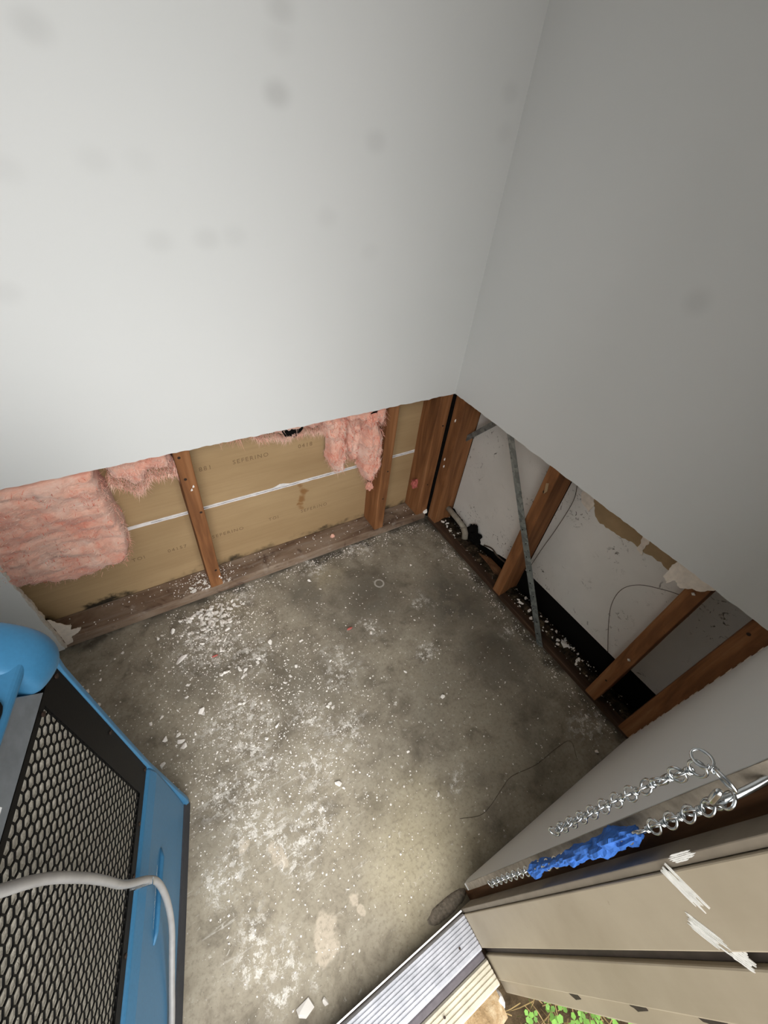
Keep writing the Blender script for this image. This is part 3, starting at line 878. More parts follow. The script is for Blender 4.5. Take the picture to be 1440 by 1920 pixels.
def fibres(parent, pts, n, seed, L=0.02, y=0.0, mat=None, down=0.6):
    rr = random.Random(seed); b = MB()
    for k in range(n):
        i = rr.randrange(len(pts)); a = pts[i]; c = pts[(i + 1) % len(pts)]; t = rr.random()
        p = Vector((a[0] + (c[0] - a[0]) * t, y + rr.uniform(-.012, .03), a[1] + (c[1] - a[1]) * t))
        d = Vector((rr.gauss(0, .6), rr.gauss(-.2, .5), rr.gauss(-down, .5))).normalized() * L * rr.uniform(.4, 1.3)
        w = d.cross(Vector((0, 1, .3))).normalized() * .0005
        m_ = p + d * .5 + Vector((rr.gauss(0, .002), rr.gauss(0, .002), rr.gauss(0, .002)))
        e_ = p + d + Vector((rr.gauss(0, .003), rr.gauss(0, .003), -.15 * L))
        b.add([p - w, p + w, m_ + w * .8, m_ - w * .8, e_], [(0, 1, 2, 3), (3, 2, 4)])
    o = b.build('loose_fibres', mat or M['pink'], parent, fixn=False)
    o['kind'] = 'stuff'
    return o
i1 = empty('insulation_batt', (-1.2, 0.05, 0.27)); tag(i1, 'large pink fibreglass batt hanging out of the opening at the left edge', 'insulation', 'pink insulation in the left wall')
_, P1, B1 = batt('batt_body', [(-1.44, .64), (-1.062, .64), (-1.064, .55), (-1.062, .48), (-1.056, .40), (-1.060, .33), (-1.085, .272), (-1.20, .268), (-1.30, .296), (-1.36, .30), (-1.44, .30)], 0.0895, 0.098, 2, i1, rr=0.018, amp=0.008, fr=(16, 30))
strands(i1, B1, 1500, 5, .022, True, M['fibre'])
strands(i1, B1, 1200, 6, .02, True, M['pink'])
strands(i1, B1, 500, 7, .02, False, M['redpink_soft'])
fibres(i1, [p for p in P1 if p[0] > -1.31 and p[1] < .56], 420, 3, .012, 0.01)
i2 = empty('insulation_scrap', (-0.97, 0.06, 0.48)); tag(i2, 'torn pink insulation strip tucked under the drywall beside the left stud', 'insulation', 'pink insulation in the left wall')
_, P2, B2 = batt('tuft', [(-1.052, .64), (-1.050, .56), (-1.046, .525), (-1.02, .51), (-0.995, .488), (-0.972, .50), (-0.955, .53), (-0.925, .522), (-0.900, .515), (-0.899, .64)], 0.088, 0.06, 22, i2, g=.004, fr=(40, 16))
strands(i2, B2, 500, 25, .022, False, M['fibre'])
strands(i2, B2, 400, 26, .02, False, M['pink'])
fibres(i2, [p for p in P2 if p[1] < .56], 700, 23, .022, 0.03, down=1.2)
fibres(i2, [p for p in P2 if p[1] < .56], 400, 24, .02, 0.03, M['fibre'], down=1.2)
i3 = empty('insulation_scrap', (-0.6, 0.07, 0.52)); tag(i3, 'thin fringe of pink insulation showing below the drywall between the studs', 'insulation', 'pink insulation in the left wall')
_, P3, _ = batt('tuft', [(-0.70, .62), (-0.68, .56), (-0.645, .548), (-0.61, .545), (-0.595, .53), (-0.56, .542), (-0.52, .545), (-0.47, .53), (-0.45, .62)], 0.088, 0.035, 42, i3, g=.004, rr=.02)
fibres(i3, [p for p in P3 if p[1] < .58], 700, 43, .020, 0.05, down=1.2)
fibres(i3, [p for p in P3 if p[1] < .58], 500, 44, .020, 0.05, M['fibre'], down=1.2)
_, P3b, _ = batt('dark_facing_scrap', [(-0.60, .56), (-0.585, .53), (-0.56, .524), (-0.54, .535), (-0.53, .56)], 0.055, 0.004, 45, i3, g=.003, rr=.01, amp=.003, mat=M['black'])
_, P3c, _ = batt('tuft', [(-0.775, .62), (-0.775, .575), (-0.745, .562), (-0.72, .555), (-0.70, .575), (-0.70, .62)], 0.088, 0.02, 47, i3, g=.004, rr=.015)
fibres(i3, [p for p in P3c if p[1] < .59], 120, 48, .025, 0.06)
i4 = empty('insulation_wad', (-0.37, 0.04, 0.30)); tag(i4, 'ragged wad of pink insulation hanging beside the middle stud', 'insulation', 'pink insulation in the left wall')
for k, (pl_, yb, th_) in enumerate((
        ([(-0.50, .63), (-0.488, .575), (-0.46, .535), (-0.447, .48), (-0.45, .41), (-0.43, .368), (-0.405, .36), (-0.39, .40), (-0.385, .46), (-0.39, .53), (-0.40, .63)], 0.075, 0.055),
        ([(-0.42, .63), (-0.40, .55), (-0.385, .48), (-0.375, .42), (-0.35, .375), (-0.33, .395), (-0.325, .45), (-0.33, .52), (-0.33, .63)], 0.085, 0.045),
        ([(-0.345, .60), (-0.335, .50), (-0.34, .40), (-0.335, .35), (-0.31, .30), (-0.285, .315), (-0.268, .36), (-0.266, .42), (-0.27, .50), (-0.29, .525), (-0.30, .60)], 0.06, 0.065),
        ([(-0.42, .63), (-0.40, .565), (-0.36, .56), (-0.33, .53), (-0.30, .545), (-0.268, .53), (-0.266, .63)], 0.05, 0.05))):
    _, Pk, Bk = batt('fold', pl_, yb, th_, 60 + 7 * k, i4, g=.004, rr=.022, amp=.010, fr=(55, 14))
    fibres(i4, [p for p in Pk if p[1] < .58], 420, 80 + k, .02, yb - th_ * .6, down=1.0)
    strands(i4, Bk, 420, 90 + k, .03, False, M['fibre'])
    strands(i4, Bk, 300, 95 + k, .03, False, M['redpink_soft'])
def tuft(label, c, s, seed, mat, n=60):
    o = empty('insulation_tuft', (c[0], c[1], c[2] - s))
    tag(o, label, 'insulation', 'small pink insulation shreds')
    rock('clump', c, s * .8, s * .6, s, seed, mat, o, 0.6, 3)
    b = MB(); rr = random.Random(seed)
    for k in range(n):
        d = Vector((rr.gauss(0, 1), rr.gauss(0, 1), rr.gauss(0, 1))).normalized()
        p = Vector(c) + d * s * .6; e_ = Vector(c) + d * s * rr.uniform(1.0, 1.7); w = d.orthogonal().normalized() * .0005
        b.add([p - w, p + w, e_], [(0, 1, 2)])
    b.build('loose_fibres', mat, o, fixn=False)['kind'] = 'stuff'
tuft('red-pink insulation shred stuck to the corner stud of the left wall', (-0.065, 0.04, 0.19), 0.018, 3, M['redpink'])
tuft('pale pink insulation shred low beside the middle stud', (-0.272, 0.055, 0.235), 0.018, 5, M['pink'])
tuft('pink insulation crumb lying on the weathered bottom plate', (-0.43, 0.04, 0.046), 0.009, 6, M['pink'], 30)

# ------------------------------------------------------------------ metal brace, strap, wires and pipe in the right wall
br = empty('metal_brace', (-0.01, -0.685, 0.0)); tag(br, 'galvanised diagonal wall brace with punched holes, crossing the right-hand stud', 'brace')
A0 = Vector((-0.002, -0.243, 0.64)); A1 = Vector((-0.002, -0.684, 0.002))
dv = (A1 - A0).normalized(); sd = Vector((0, dv.z, -dv.y)); sd = sd if sd.y < 0 else -sd
w = 0.012
q = []
for P_ in (A0, A1):
    q.append([P_ + sd * w + Vector((-.0025, 0, 0)), P_ - sd * w + Vector((-.0025, 0, 0)), P_ - sd * w + Vector((.004, 0, 0)), P_ - sd * (w - .0015) + Vector((.004, 0, 0)), P_ - sd * (w - .0015) + Vector((-.001, 0, 0)), P_ + sd * w + Vector((-.001, 0, 0))])
MB().add(q[0] + q[1], [(0, 1, 2, 3, 4, 5), (11, 10, 9, 8, 7, 6)] + [(i, (i + 1) % 6, 6 + (i + 1) % 6, 6 + i) for i in range(6)]).build('angle_strip', M['galv'], br)
for k in range(9):
    c = A0 + (A1 - A0) * (0.46 + 0.06 * k) + Vector((-.0026, 0, 0)) + sd * (0.003 if k % 2 else -0.003)
    MB().tube([c, c + Vector((-.0004, 0, 0))], 0.0022, 8).build('punched_hole', M['black'], br)
ms = MB(); a = Vector((0.052, -0.052, 0.43)); c = Vector((0.052, -0.21, 0.62)); d = (c - a).normalized(); s_ = Vector((0, -d.z, d.y)) * .009
ms.add([a - s_, a + s_, c + s_, c - s_, a - s_ + Vector((.004, 0, 0)), a + s_ + Vector((.004, 0, 0)), c + s_ + Vector((.004, 0, 0)), c - s_ + Vector((.004, 0, 0))], [(0, 1, 2, 3), (7, 6, 5, 4), (0, 4, 5, 1), (1, 5, 6, 2), (2, 6, 7, 3), (3, 7, 4, 0)])
tag(ms.build('metal_strap', M['galv']), 'short dark metal strap rising from the corner stud behind the brace', 'strap')
def wirething(path, label, r=0.0009, name='wire'):
    return tag(MB().tube(smooth_path(path, 6), r, 5).build(name, M['wire'], smooth=True), label, 'wire')
wirething([(.075, -.485, .62), (.075, -.492, .55), (.078, -.505, .487), (.08, -.50, .371), (.08, -.489, .25), (.085, -.478, .12)], 'thin dark wire hanging beside the knotty stud')
wirething([(.07, -.862, .470), (.07, -.83, .452), (.07, -.779, .413), (.072, -.752, .36), (.075, -.755, .29), (.08, -.785, .21), (.085, -.83, .12)], 'thin dark wire looping down across the white back panel')
pp = MB().tube([(0.06, -0.045, 0.088), (0.062, -0.12, 0.078), (0.064, -0.170, 0.066)], 0.011, 14)
pp.tube([(0.064, -0.162, 0.068), (0.062, -0.182, 0.050), (0.058, -0.19, 0.030)], 0.013, 14)
tag(pp.build('plastic_pipe', M['pvc'], smooth=True), 'grimy white pipe elbow at the foot of the right corner stud', 'pipe')
wirething([(.086, -.27, .055), (.086, -.31, .075), (.084, -.35, .070), (.084, -.43, .085)], 'pale cable end along the bottom of the corner bay', 0.003, 'cable')
# soil and rubble in the cavity
so = MB(); nx_, ny_ = 26, 200
for j in range(ny_ + 1):
    for i in range(nx_ + 1):
        x = 0.030 + 0.112 * i / nx_; y = -1.02 + 1.01 * j / ny_
        n_ = noise.noise(Vector((x * 40, y * 40, 0))) + .6 * noise.noise(Vector((x * 110, y * 110, 3)))
        base = 0.020 + 0.012 * max(0, 1 - abs(x - .055) / .04) - 0.02 * max(0, (x - .08) / .06)
        if y < -0.47: base -= 0.012 * max(0, (x - .06) / .03)
        so.v.append(Vector((x, y, max(0.003, base + 0.007 * n_))))
for j in range(ny_):
    for i in range(nx_):
        a = j * (nx_ + 1) + i
        so.f.append((a, a + 1, a + nx_ + 2, a + nx_ + 1))
tag(so.build('cavity_soil', M['soil'], smooth=True), 'dark soil and grit in the bottom of the right wall cavity', 'soil', kind='stuff')
tag(rock('black_lump', (0.080, -0.215, 0.06), 0.012, 0.035, 0.045, 13, M['black'], None, 0.7, 3), 'black crumpled lump at the foot of the corner bay', 'felt')  # black lump filling the notch under the back panel
sp_ = MB()
for k in range(7):
    a = Vector((0.055 + .004 * k, -0.285 - .006 * k, .036)); sp_.tube([a, a + Vector((-.004, -.06, .004)), a + Vector((-.012, -.105, -.002))], [.002, .0035, .001], 5)
tag(sp_.build('wood_splinters', M['wood_rough']), 'splintered brown wood lying in the corner bay cavity', 'wood')

# torn paper scraps that hang or stick on their own
def sheet(name, pts2, plane, off, th_, label, mat, curl=0.0, seed=1):
    P = []
    for i in range(len(pts2)):
        P += jag(pts2[i], pts2[(i + 1) % len(pts2)], 6, 0.003, seed + i)[:-1]
    b = MB().prism(P, plane, off, off + th_)
    if curl:
        zt = max(p[1] for p in P)
        b.map(lambda v: (v[0] - curl * ((zt - v[2]) / .05) ** 2 * .01, v[1], v[2]) if plane == 'x' else (v[0], v[1] - curl * ((zt - v[2]) / .05) ** 2 * .01, v[2]))
    return tag(b.build(name, mat), label, 'paper')
sheet('torn_paper', [(-0.822, .607), (-0.815, .575), (-0.818, .545), (-0.832, .535), (-0.842, .552), (-0.858, .545), (-0.895, .572), (-0.912, .600)], 'x', 0.0005, 0.002, 'curled scrap of torn drywall paper hanging over the third stud', M['tornpaper'], 0.8, 101)
sheet('torn_paper', [(-1.316, .020), (-1.300, .022), (-1.292, .05), (-1.268, .062), (-1.262, .074), (-1.285, .078), (-1.278, .095), (-1.302, .125), (-1.316, .15)], 'y', 0.0006, 0.002, 'torn white paper left at the foot of the drywall edge by the plate', M['tornpaper'], 0, 121)

# ------------------------------------------------------------------ plaster rubble
def chip_mesh(seed, flat):
    rr = random.Random(seed)
    bm = bmesh.new()
    for k in range(11):
        a = rr.uniform(0, 6.28); rad = rr.uniform(.55, 1.0)
        bm.verts.new((math.cos(a) * rad, math.sin(a) * rad * rr.uniform(.6, 1), rr.uniform(0, 1) * flat))
    bmesh.ops.convex_hull(bm, input=bm.verts)
    loose = [v for v in bm.verts if not v.link_faces]
    bmesh.ops.delete(bm, geom=loose, context='VERTS')
    z = min(v.co.z for v in bm.verts)
    for v in bm.verts: v.co.z -= z
    me = bpy.data.meshes.new('plaster_chip')
    bm.to_mesh(me); bm.free()
    me.materials.append(M['chip'])
    return me
CH = [chip_mesh(k, [.5, .75, .95, .6][k % 4]) for k in range(14)]
rg = random.Random(77)
def chip(x, y, z, s, label, group, rnd=rg, sc=None, name='plaster_chip'):
    o = bpy.data.objects.new(name, rnd.choice(CH))
    COL.objects.link(o)
    o.location = (x, y, z)
    o.rotation_euler = (0, 0, rnd.uniform(0, 6.28))
    o.scale = sc or (s * rnd.uniform(.8, 1.25), s * rnd.uniform(.7, 1.1), s * rnd.uniform(.7, 1.3))
    return tag(o, label, 'plaster chip', group)
FL = 'white plaster chip lying loose on the open concrete floor'
GF = 'loose plaster chips on the floor'
spots = [[-1.087, -0.085, 8], [-1.074, -0.079, 6], [-1.043, -0.081, 10], [-0.93, -0.208, 9], [-0.898, -0.199, 4], [-1.055, -0.416, 7], [-1.043, -0.275, 6], [-1.054, -0.309, 5],
         [-1.027, -0.365, 9], [-1.023, -0.376, 6], [-1.126, -0.396, 8], [-1.123, -0.332, 6], [-1.151, -0.337, 5], [-1.092, -0.419, 9], [-1.089, -0.435, 8], [-1.094, -0.399, 6], [-1.143, -0.454, 7],
         [-1.285, -0.165, 10], [-1.26, -0.221, 9], [-1.294, -0.148, 7], [-1.25, -0.145, 5], [-0.936, -0.287, 8], [-0.952, -0.288, 7], [-0.9, -0.297, 9], [-0.891, -0.32, 7], [-0.9, -0.325, 8], [-0.885, -0.305, 6], [-0.925, -0.275, 5],
         [-0.84, -0.29, 7], [-0.847, -0.3, 6], [-0.79, -0.255, 8], [-0.702, -0.295, 7], [-0.797, -0.399, 6], [-0.717, -0.522, 6], [-0.705, -0.533, 6], [-0.708, -0.518, 6], [-0.475, -0.366, 6], [-0.49, -0.374, 6],
         [-0.693, -0.473, 5], [-0.579, -0.735, 5], [-0.776, -0.709, 8], [-0.769, -0.724, 6], [-0.565, -0.857, 5], [-0.403, -0.661, 8], [-0.106, -1.0, 8], [-0.918, -0.559, 5], [-0.854, -0.581, 5], [-0.897, -0.519, 6], [-0.578, -0.409, 5], [-0.461, -0.542, 6], [-1.186, -0.087, 6],
         [-1.078, -0.583, 4], [-0.931, -0.397, 7], [-0.92, -0.40, 5], [-0.776, -0.388, 6], [-0.75, -0.367, 5], [-0.564, -0.137, 5], [-0.584, -0.088, 6], [-0.508, -0.099, 5], [-0.438, -0.033, 5], [-0.206, -0.191, 5],
         [-0.86, -0.50, 7], [-0.95, -0.47, 6], [-1.0, -0.52, 5], [-1.02, -0.49, 5], [-0.65, -0.40, 4], [-0.60, -0.55, 4], [-0.33, -0.40, 4], [-0.28, -0.45, 4], [-0.20, -0.72, 4], [-0.05, -0.92, 7], [-0.03, -0.85, 5], [-0.09, -0.22, 5], [-0.02, -0.30, 7], [-0.015, -0.31, 6]]
for x, y, s in spots:
    chip(x, y, 0.0, s / 850, FL, GF)
# heap under the left stud
for k in range(150):
    a = rg.gauss(0, 1); b_ = abs(rg.gauss(0, 1))
    x = -0.925 + a * 0.042; y = -0.045 - min(b_ * 0.06, .17)
    z = max(0, 0.018 * (1 - ((x + .92) / .07) ** 2 - ((y + .09) / .07) ** 2)) * rg.random()
    chip(x, y, z, rg.uniform(.005, .0098), 'white plaster crumb in the heap on the floor below the left stud', 'plaster heap on the floor')
for k in range(26):
    x = -0.905 + rg.gauss(0, .03); y = rg.uniform(0.012, 0.08)
    if -0.90 < x < -0.855 and y > 0: y = rg.uniform(.008, .012); x += rg.choice((-.03, .03))
    chip(x, y, 0.040, rg.uniform(.003, .0075), 'white plaster crumb on the bottom plate around the left stud', 'plaster crumbs on the plate')
for x, y, s in ((-0.955, .03, 10), (-0.93, .045, 10), (-0.95, .012, 11)):
    chip(x, y, 0.040, s / 1000, 'larger white plaster lump on the bottom plate left of the stud', 'plaster lumps on the plate')
for k in range(44):
    y = rg.uniform(-0.85, -0.50); x = rg.uniform(0.03, 0.075)
    chip(x, y, 0.027, rg.uniform(.004, .010), 'pale plaster crumb in the soil of the right wall cavity', 'plaster crumbs in the cavity')
for k in range(14):
    chip(rg.uniform(.012, .07), rg.uniform(-.16, -.03), 0.028, rg.uniform(.004, .010), 'pale plaster crumb at the foot of the right corner stud', 'plaster crumbs in the corner bay')
chip(0.052, -0.725, 0.03, .016, 'largest pale plaster block in the right wall cavity', None, sc=(.020, .016, .022), name='plaster_block')
chip(-0.012, 0.000, 0.040, .012, 'white plaster lump wedged where the two corner studs meet', None, sc=(.012, .010, .026), name='plaster_block')
chip(-1.042, -0.187, 0.0, .02, 'long curved white flake on the floor in front of the heap', None, sc=(.028, .009, .006), name='plaster_flake')
bpy.data.objects['plaster_flake'].rotation_euler.z = 0.5
chip(-0.995, -1.008, 0.0, .02, 'white plaster chunk on the floor against the threshold, at the bottom edge', None, sc=(.018, .022, .016), name='plaster_block')
chip(-0.96, -1.02, 0.0, .01, 'small round plaster lump beside the chunk against the threshold', None, sc=(.008, .008, .007), name='plaster_block')
rd = rock('red_pink_scrap', (-0.545, -0.328, 0.003), .009, .004, .003, 8, M['redpink']); tag(rd, 'tiny pink scrap lying alone on the middle of the floor', 'scrap')
rd = rock('red_pink_scrap', (-0.952, -0.222, 0.003), .009, .003, .003, 9, M['redpink']); tag(rd, 'tiny red scrap on the floor just below the plaster heap', 'scrap')
# fine crumbs nobody could count
cr = MB(); rr = random.Random(99)
for k in range(7500):
    u_ = rr.random()
    if u_ < .42: x, y = rr.gauss(-0.90, .16), rr.gauss(-0.50, .20)
    elif u_ < .62: x, y = rr.gauss(-0.92, .09), rr.gauss(-0.13, .08)
    elif u_ < .72: x, y = rr.uniform(-0.9, -.05), -abs(rr.gauss(0, .03)) - .003
    elif u_ < .80: x, y = -abs(rr.gauss(0, .03)) - .003, rr.uniform(-1.0, -.02)
    else: x, y = rr.uniform(-1.3, -.02), rr.uniform(-1.0, -.01)
    if not (-1.33 < x < -.002 and -1.015 < y < -.002): continue
    if x < -1.12 and y < -.55: continue
    s = rr.choice((.0008, .0011, .0013, .0018, .0028)) * rr.uniform(.7, 1.2); a = rr.uniform(0, 6.28); h = s * rr.uniform(.3, .9)
    c_, s_ = math.cos(a) * s, math.sin(a) * s
    k2 = rr.uniform(.5, 1)
    cr.add([(x + c_, y + s_, 0.0002), (x - s_ * k2, y + c_ * k2, 0.0002), (x - c_, y - s_, 0.0002), (x + s_ * k2, y - c_ * k2, 0.0002), (x + c_ * .3, y + s_ * .2, h)], [(0, 1, 4), (1, 2, 4), (2, 3, 4), (3, 0, 4)])
tag(cr.build('plaster_grit', M['chip'], fixn=False), 'fine white plaster grit sprinkled across the concrete floor', 'grit', kind='stuff')
cr = MB()
for k in range(700):
    x = rr.uniform(.025, .085); y = rr.uniform(-1.0, -.02); z = .024
    if rr.random() < .3: x, y, z = rr.gauss(-.9, .06), rr.uniform(.01, .085), .0402
    elif rr.random() < .3: x, y, z = rr.uniform(-1.3, -.05), rr.uniform(.01, .085), .0402
    s = rr.uniform(.001, .0028); a = rr.uniform(0, 6.28); c_, s_ = math.cos(a) * s, math.sin(a) * s
    cr.add([(x + c_, y + s_, z), (x - s_, y + c_, z), (x - c_, y - s_, z), (x + s_ * .6, y - c_ * .6, z), (x + c_ * .3, y, z + s)], [(0, 1, 4), (1, 2, 4), (2, 3, 4), (3, 0, 4)])
tag(cr.build('plaster_grit', M['chip'], fixn=False), 'fine plaster grit on the bottom plate and in the wall cavity', 'grit', kind='stuff')
wirething([(-.548, -.925, .0012), (-.50, -.945, .0012), (-.461, -.943, .0012), (-.41, -.930, .0012), (-.369, -.922, .0012), (-.31, -.932, .0012), (-.275, -.936, .0012), (-.20, -.935, .0012), (-.15, -.943, .0012), (-.172, -.985, .0012)], 'hair-thin dark wire curling across the floor by the door wall', 0.0005)
lump = MB()
pa = [Vector((-0.725 + .105 * i / 10, -1.036, -0.004)) for i in range(11)]
lump.tube(pa, [.006, .011, .0135, .0145, .015, .015, .0145, .014, .013, .011, .006], 12)
lump.map(lambda v: (v[0], v[1] + .002 * noise.noise(v * 90), v[2] * 0.5 + .002 * noise.noise(v * 120)))
tag(lump.build('concrete_lump', M['lump'], smooth=True), 'dark rough strip of aggregate on the floor by the door jamb', 'concrete')

# ------------------------------------------------------------------ dehumidifier
mo = Vector((-1.127, -0.61, 0)); mu = Vector((-0.26010, -0.96558, 0)); mn = Vector((0.96558, -0.26010, 0))
def L2W(v): return mo + mu * v[0] + mn * v[1] + Vector((0, 0, v[2]))      # (along the face, outwards, up)
dh = empty('dehumidifier', mo + mu * 0.16 - mn * 0.22); tag(dh, 'blue portable dehumidifier with a black honeycomb grille and grey hose', 'dehumidifier')
S0, S1 = -0.036, 0.345
def mpart(mb, name, mat, parent=dh, **kw): return mb.map(L2W).build(name, mat, parent, **kw)
# housing: cross-section (outwards, up) swept along the face
prof = [(-0.44, .045), (0.008, .045), (0.010, .10), (0.010, .29), (0.004, .318), (-0.006, .322), (-0.040, .322), (-0.040, .728), (-0.012, .728), (-0.012, .772), (0.001, .775), (0.006, .782), (0.003, .790), (-0.16, .858), (-0.30, .868), (-0.44, .84)]
b = MB(); n_ = len(prof)
for s in (S0, S1):
    b.v += [Vector((s, d, z)) for d, z in prof]
b.f = [tuple(range(n_ - 1, -1, -1)), tuple(range(n_, 2 * n_))] + [(i, (i + 1) % n_, n_ + (i + 1) % n_, n_ + i) for i in range(n_)]
hs = mpart(b, 'housing', M['blue'], bevel=0.005, seg=3, smooth=False)
# rounded end panel at the far side, with the swollen shoulder
def endpanel(s_a, s_b, flip):
    b = MB()
    prof = [(0.008, .03), (0.017, .035), (0.018, .06), (0.014, .13), (0.010, .22), (0.005, .32), (0.003, .50), (0.003, .70), (0.006, .735), (0.006, .755), (-0.006, .785), (-0.04, .815), (-0.12, .855), (-0.28, .88), (-0.45, .85), (-0.45, .05)]
    n_ = len(prof)
    rows = [(s_a, .006), (s_a + (s_b - s_a) * .12, .001), (s_a + (s_b - s_a) * .75, 0.0), (s_b, .006)]
    for s, ins in rows:
        for d, z in prof:
            b.v.append(Vector((s, d - ins if d > -.3 else d + ins, z - (ins if z > .5 else 0))))
    for j in range(len(rows) - 1):
        for i in range(n_):
            k = (i + 1) % n_
            b.f.append((j * n_ + i, j * n_ + k, (j + 1) * n_ + k, (j + 1) * n_ + i))
    b.f += [tuple(range(n_ - 1, -1, -1)), tuple((len(rows) - 1) * n_ + i for i in range(n_))]
    return mpart(b, 'end_panel', M['blue'], bevel=0.003, seg=3, smooth=True)
endpanel(-0.047, -0.034, 0)
endpanel(S1 + 0.022, S1 - 0.002, 1)
# swollen shoulder above the grille corner
sh = MB()
ring = []
secs = [(-0.050, .0), (-0.045, .012), (-0.03, .02), (-0.012, .018), (0.006, .010), (0.016, .0)]
for s, g in secs:
    base = [(-0.02, .738), (0.010, .733), (0.018, .742), (0.019, .762), (0.012, .788), (-0.022, .818), (-0.08, .838), (-0.16, .862), (-0.16, .78)]
    cx, cz = -0.05, .785
    k = 0.80 + g * 10
    sh.v += [Vector((s, cx + (d - cx) * k, cz + (z - cz) * k)) for d, z in base]
nb_ = 9
for j in range(len(secs) - 1):
    for i in range(nb_):
        k = (i + 1) % nb_
        sh.f.append((j * nb_ + i, j * nb_ + k, (j + 1) * nb_ + k, (j + 1) * nb_ + i))
sh.f += [tuple(range(nb_ - 1, -1, -1)), tuple((len(secs) - 1) * nb_ + i for i in range(nb_))]
so_ = mpart(sh, 'shoulder', M['blue'], smooth=True)
md = so_.modifiers.new('round', 'SUBSURF'); md.levels = 2; md.render_levels = 2
# rubber base
b = MB()
b.add([(S0 - .012, -.45, 0), (S1 + .024, -.45, 0), (S1 + .024, .014, 0), (S0 - .012, .014, 0), (S0 - .012, -.45, .047), (S1 + .024, -.45, .047), (S1 + .024, .010, .047), (S0 - .012, .010, .047)], [(3, 2, 1, 0), (4, 5, 6, 7), (0, 1, 5, 4), (1, 2, 6, 5), (2, 3, 7, 6), (3, 0, 4, 7)])
mpart(b, 'rubber_base', M['rubber'], bevel=0.006, seg=3)
# honeycomb grille plate, real hexagonal holes
gp = empty('grille', L2W((0.15, -0.003, 0.325))); gp.parent = dh; gp.location = Vector(gp.location) - wloc(dh)
p_, rz = 0.0130, 0.0120
hs_lo, hs_hi, hz_lo, hz_hi = 0.014, 0.332, 0.352, 0.712
b = MB()
R_out = p_ / math.sqrt(3); k_in = 0.87
rows_ = int((hz_hi - hz_lo) / rz); cols_ = int((hs_hi - hs_lo) / p_)
zsc = rz / (p_ * math.sqrt(3) / 2)
for j in range(rows_ + 1):
    for i in range(cols_ + 1):
        cs = hs_lo + p_ * (i + (0.5 if j % 2 else 0)); cz = hz_lo + rz * j
        o, q = [], []
        for k in range(6):
            a = math.radians(60 * k + 30)
            o.append((math.cos(a) * R_out, math.sin(a) * R_out * zsc)); q.append((o[-1][0] * k_in, o[-1][1] * k_in))
        v = [(cs + x, 0.0, cz + y) for x, y in o] + [(cs + x, 0.0, cz + y) for x, y in q] + [(cs + x, -0.0015, cz + y) for x, y in q]
        b.add(v, [(k, (k + 1) % 6, 6 + (k + 1) % 6, 6 + k) for k in range(6)] + [(6 + k, 6 + (k + 1) % 6, 12 + (k + 1) % 6, 12 + k) for k in range(6)])
mesh_o = mpart(b, 'honeycomb_mesh', M['blackmetal'], gp, fixn=False)
lo_s, hi_s, lo_z, hi_z = hs_lo - p_ * .62, hs_lo + p_ * (cols_ + 1.1), hz_lo - rz * .75, hz_lo + rz * (rows_ + .75)
b = MB()
ov = 0.0035
for (a0, a1, z0, z1) in ((S0 + .001, lo_s + ov + .003, .325, .727), (hi_s - ov - .004, S1 - .001, .325, .727), (lo_s, hi_s, .325, lo_z + ov), (lo_s, hi_s, hi_z - ov, .727)):
    b.add([(a0, .0008, z0), (a1, .0008, z0), (a1, .0008, z1), (a0, .0008, z1), (a0, -.003, z0), (a1, -.003, z0), (a1, -.003, z1), (a0, -.003, z1)], [(0, 1, 2, 3), (7, 6, 5, 4), (0, 4, 5, 1), (1, 5, 6, 2), (2, 6, 7, 3), (3, 7, 4, 0)])
mpart(b, 'grille_frame', M['blackmetal'], gp)
for s, z in ((-0.026, .712), (-0.028, .52), (-0.028, .335), (0.055, .333), (0.022, .717), (.125, .333), (.215, .333), (.30, .333)):
    mpart(MB().tube([(s, .0005, z), (s, .0025, z)], 0.0032, 8), 'screw', M['nail'], gp)
b = MB()
nx_, nz_ = 60, 60
for j in range(nz_ + 1):
    for i in range(nx_ + 1):
        s = S0 + .004 + (S1 - S0 - .008) * i / nx_; z = .328 + .396 * j / nz_
        b.v.append(Vector((s, -0.0035 + .0008 * noise.noise(Vector((s * 150, z * 150, 0))), z)))
for j in range(nz_):
    for i in range(nx_):
        a = j * (nx_ + 1) + i; b.f.append((a, a + 1, a + nx_ + 2, a + nx_ + 1))
mpart(b, 'filter_mat', M['filter'])
# aluminium bar, display, prints
b = MB()
bp = [(0.001, .729), (0.0025, .732), (-0.006, .771), (-0.009, .773), (-0.013, .73)]
for s in (0.004, S1 - .006):
    b.v += [Vector((s + (0.022 if (z > .75 and s < .1) else 0), d, z)) for d, z in bp]
b.f = [(4, 3, 2, 1, 0), (5, 6, 7, 8, 9)] + [(i, (i + 1) % 5, 5 + (i + 1) % 5, 5 + i) for i in range(5)]
br_ = mpart(b, 'aluminium_bar', M['bar'])
b = MB().add([(.118, .0012, .742), (.20, .0012, .742), (.20, -.0035, .766), (.118, -.0035, .766), (.118, .0002, .742), (.20, .0002, .742), (.20, -.0045, .766), (.118, -.0045, .766)], [(0, 1, 2, 3), (7, 6, 5, 4), (0, 4, 5, 1), (1, 5, 6, 2), (2, 6, 7, 3), (3, 7, 4, 0)])
mpart(b, 'white_sticker', M['white'], br_)
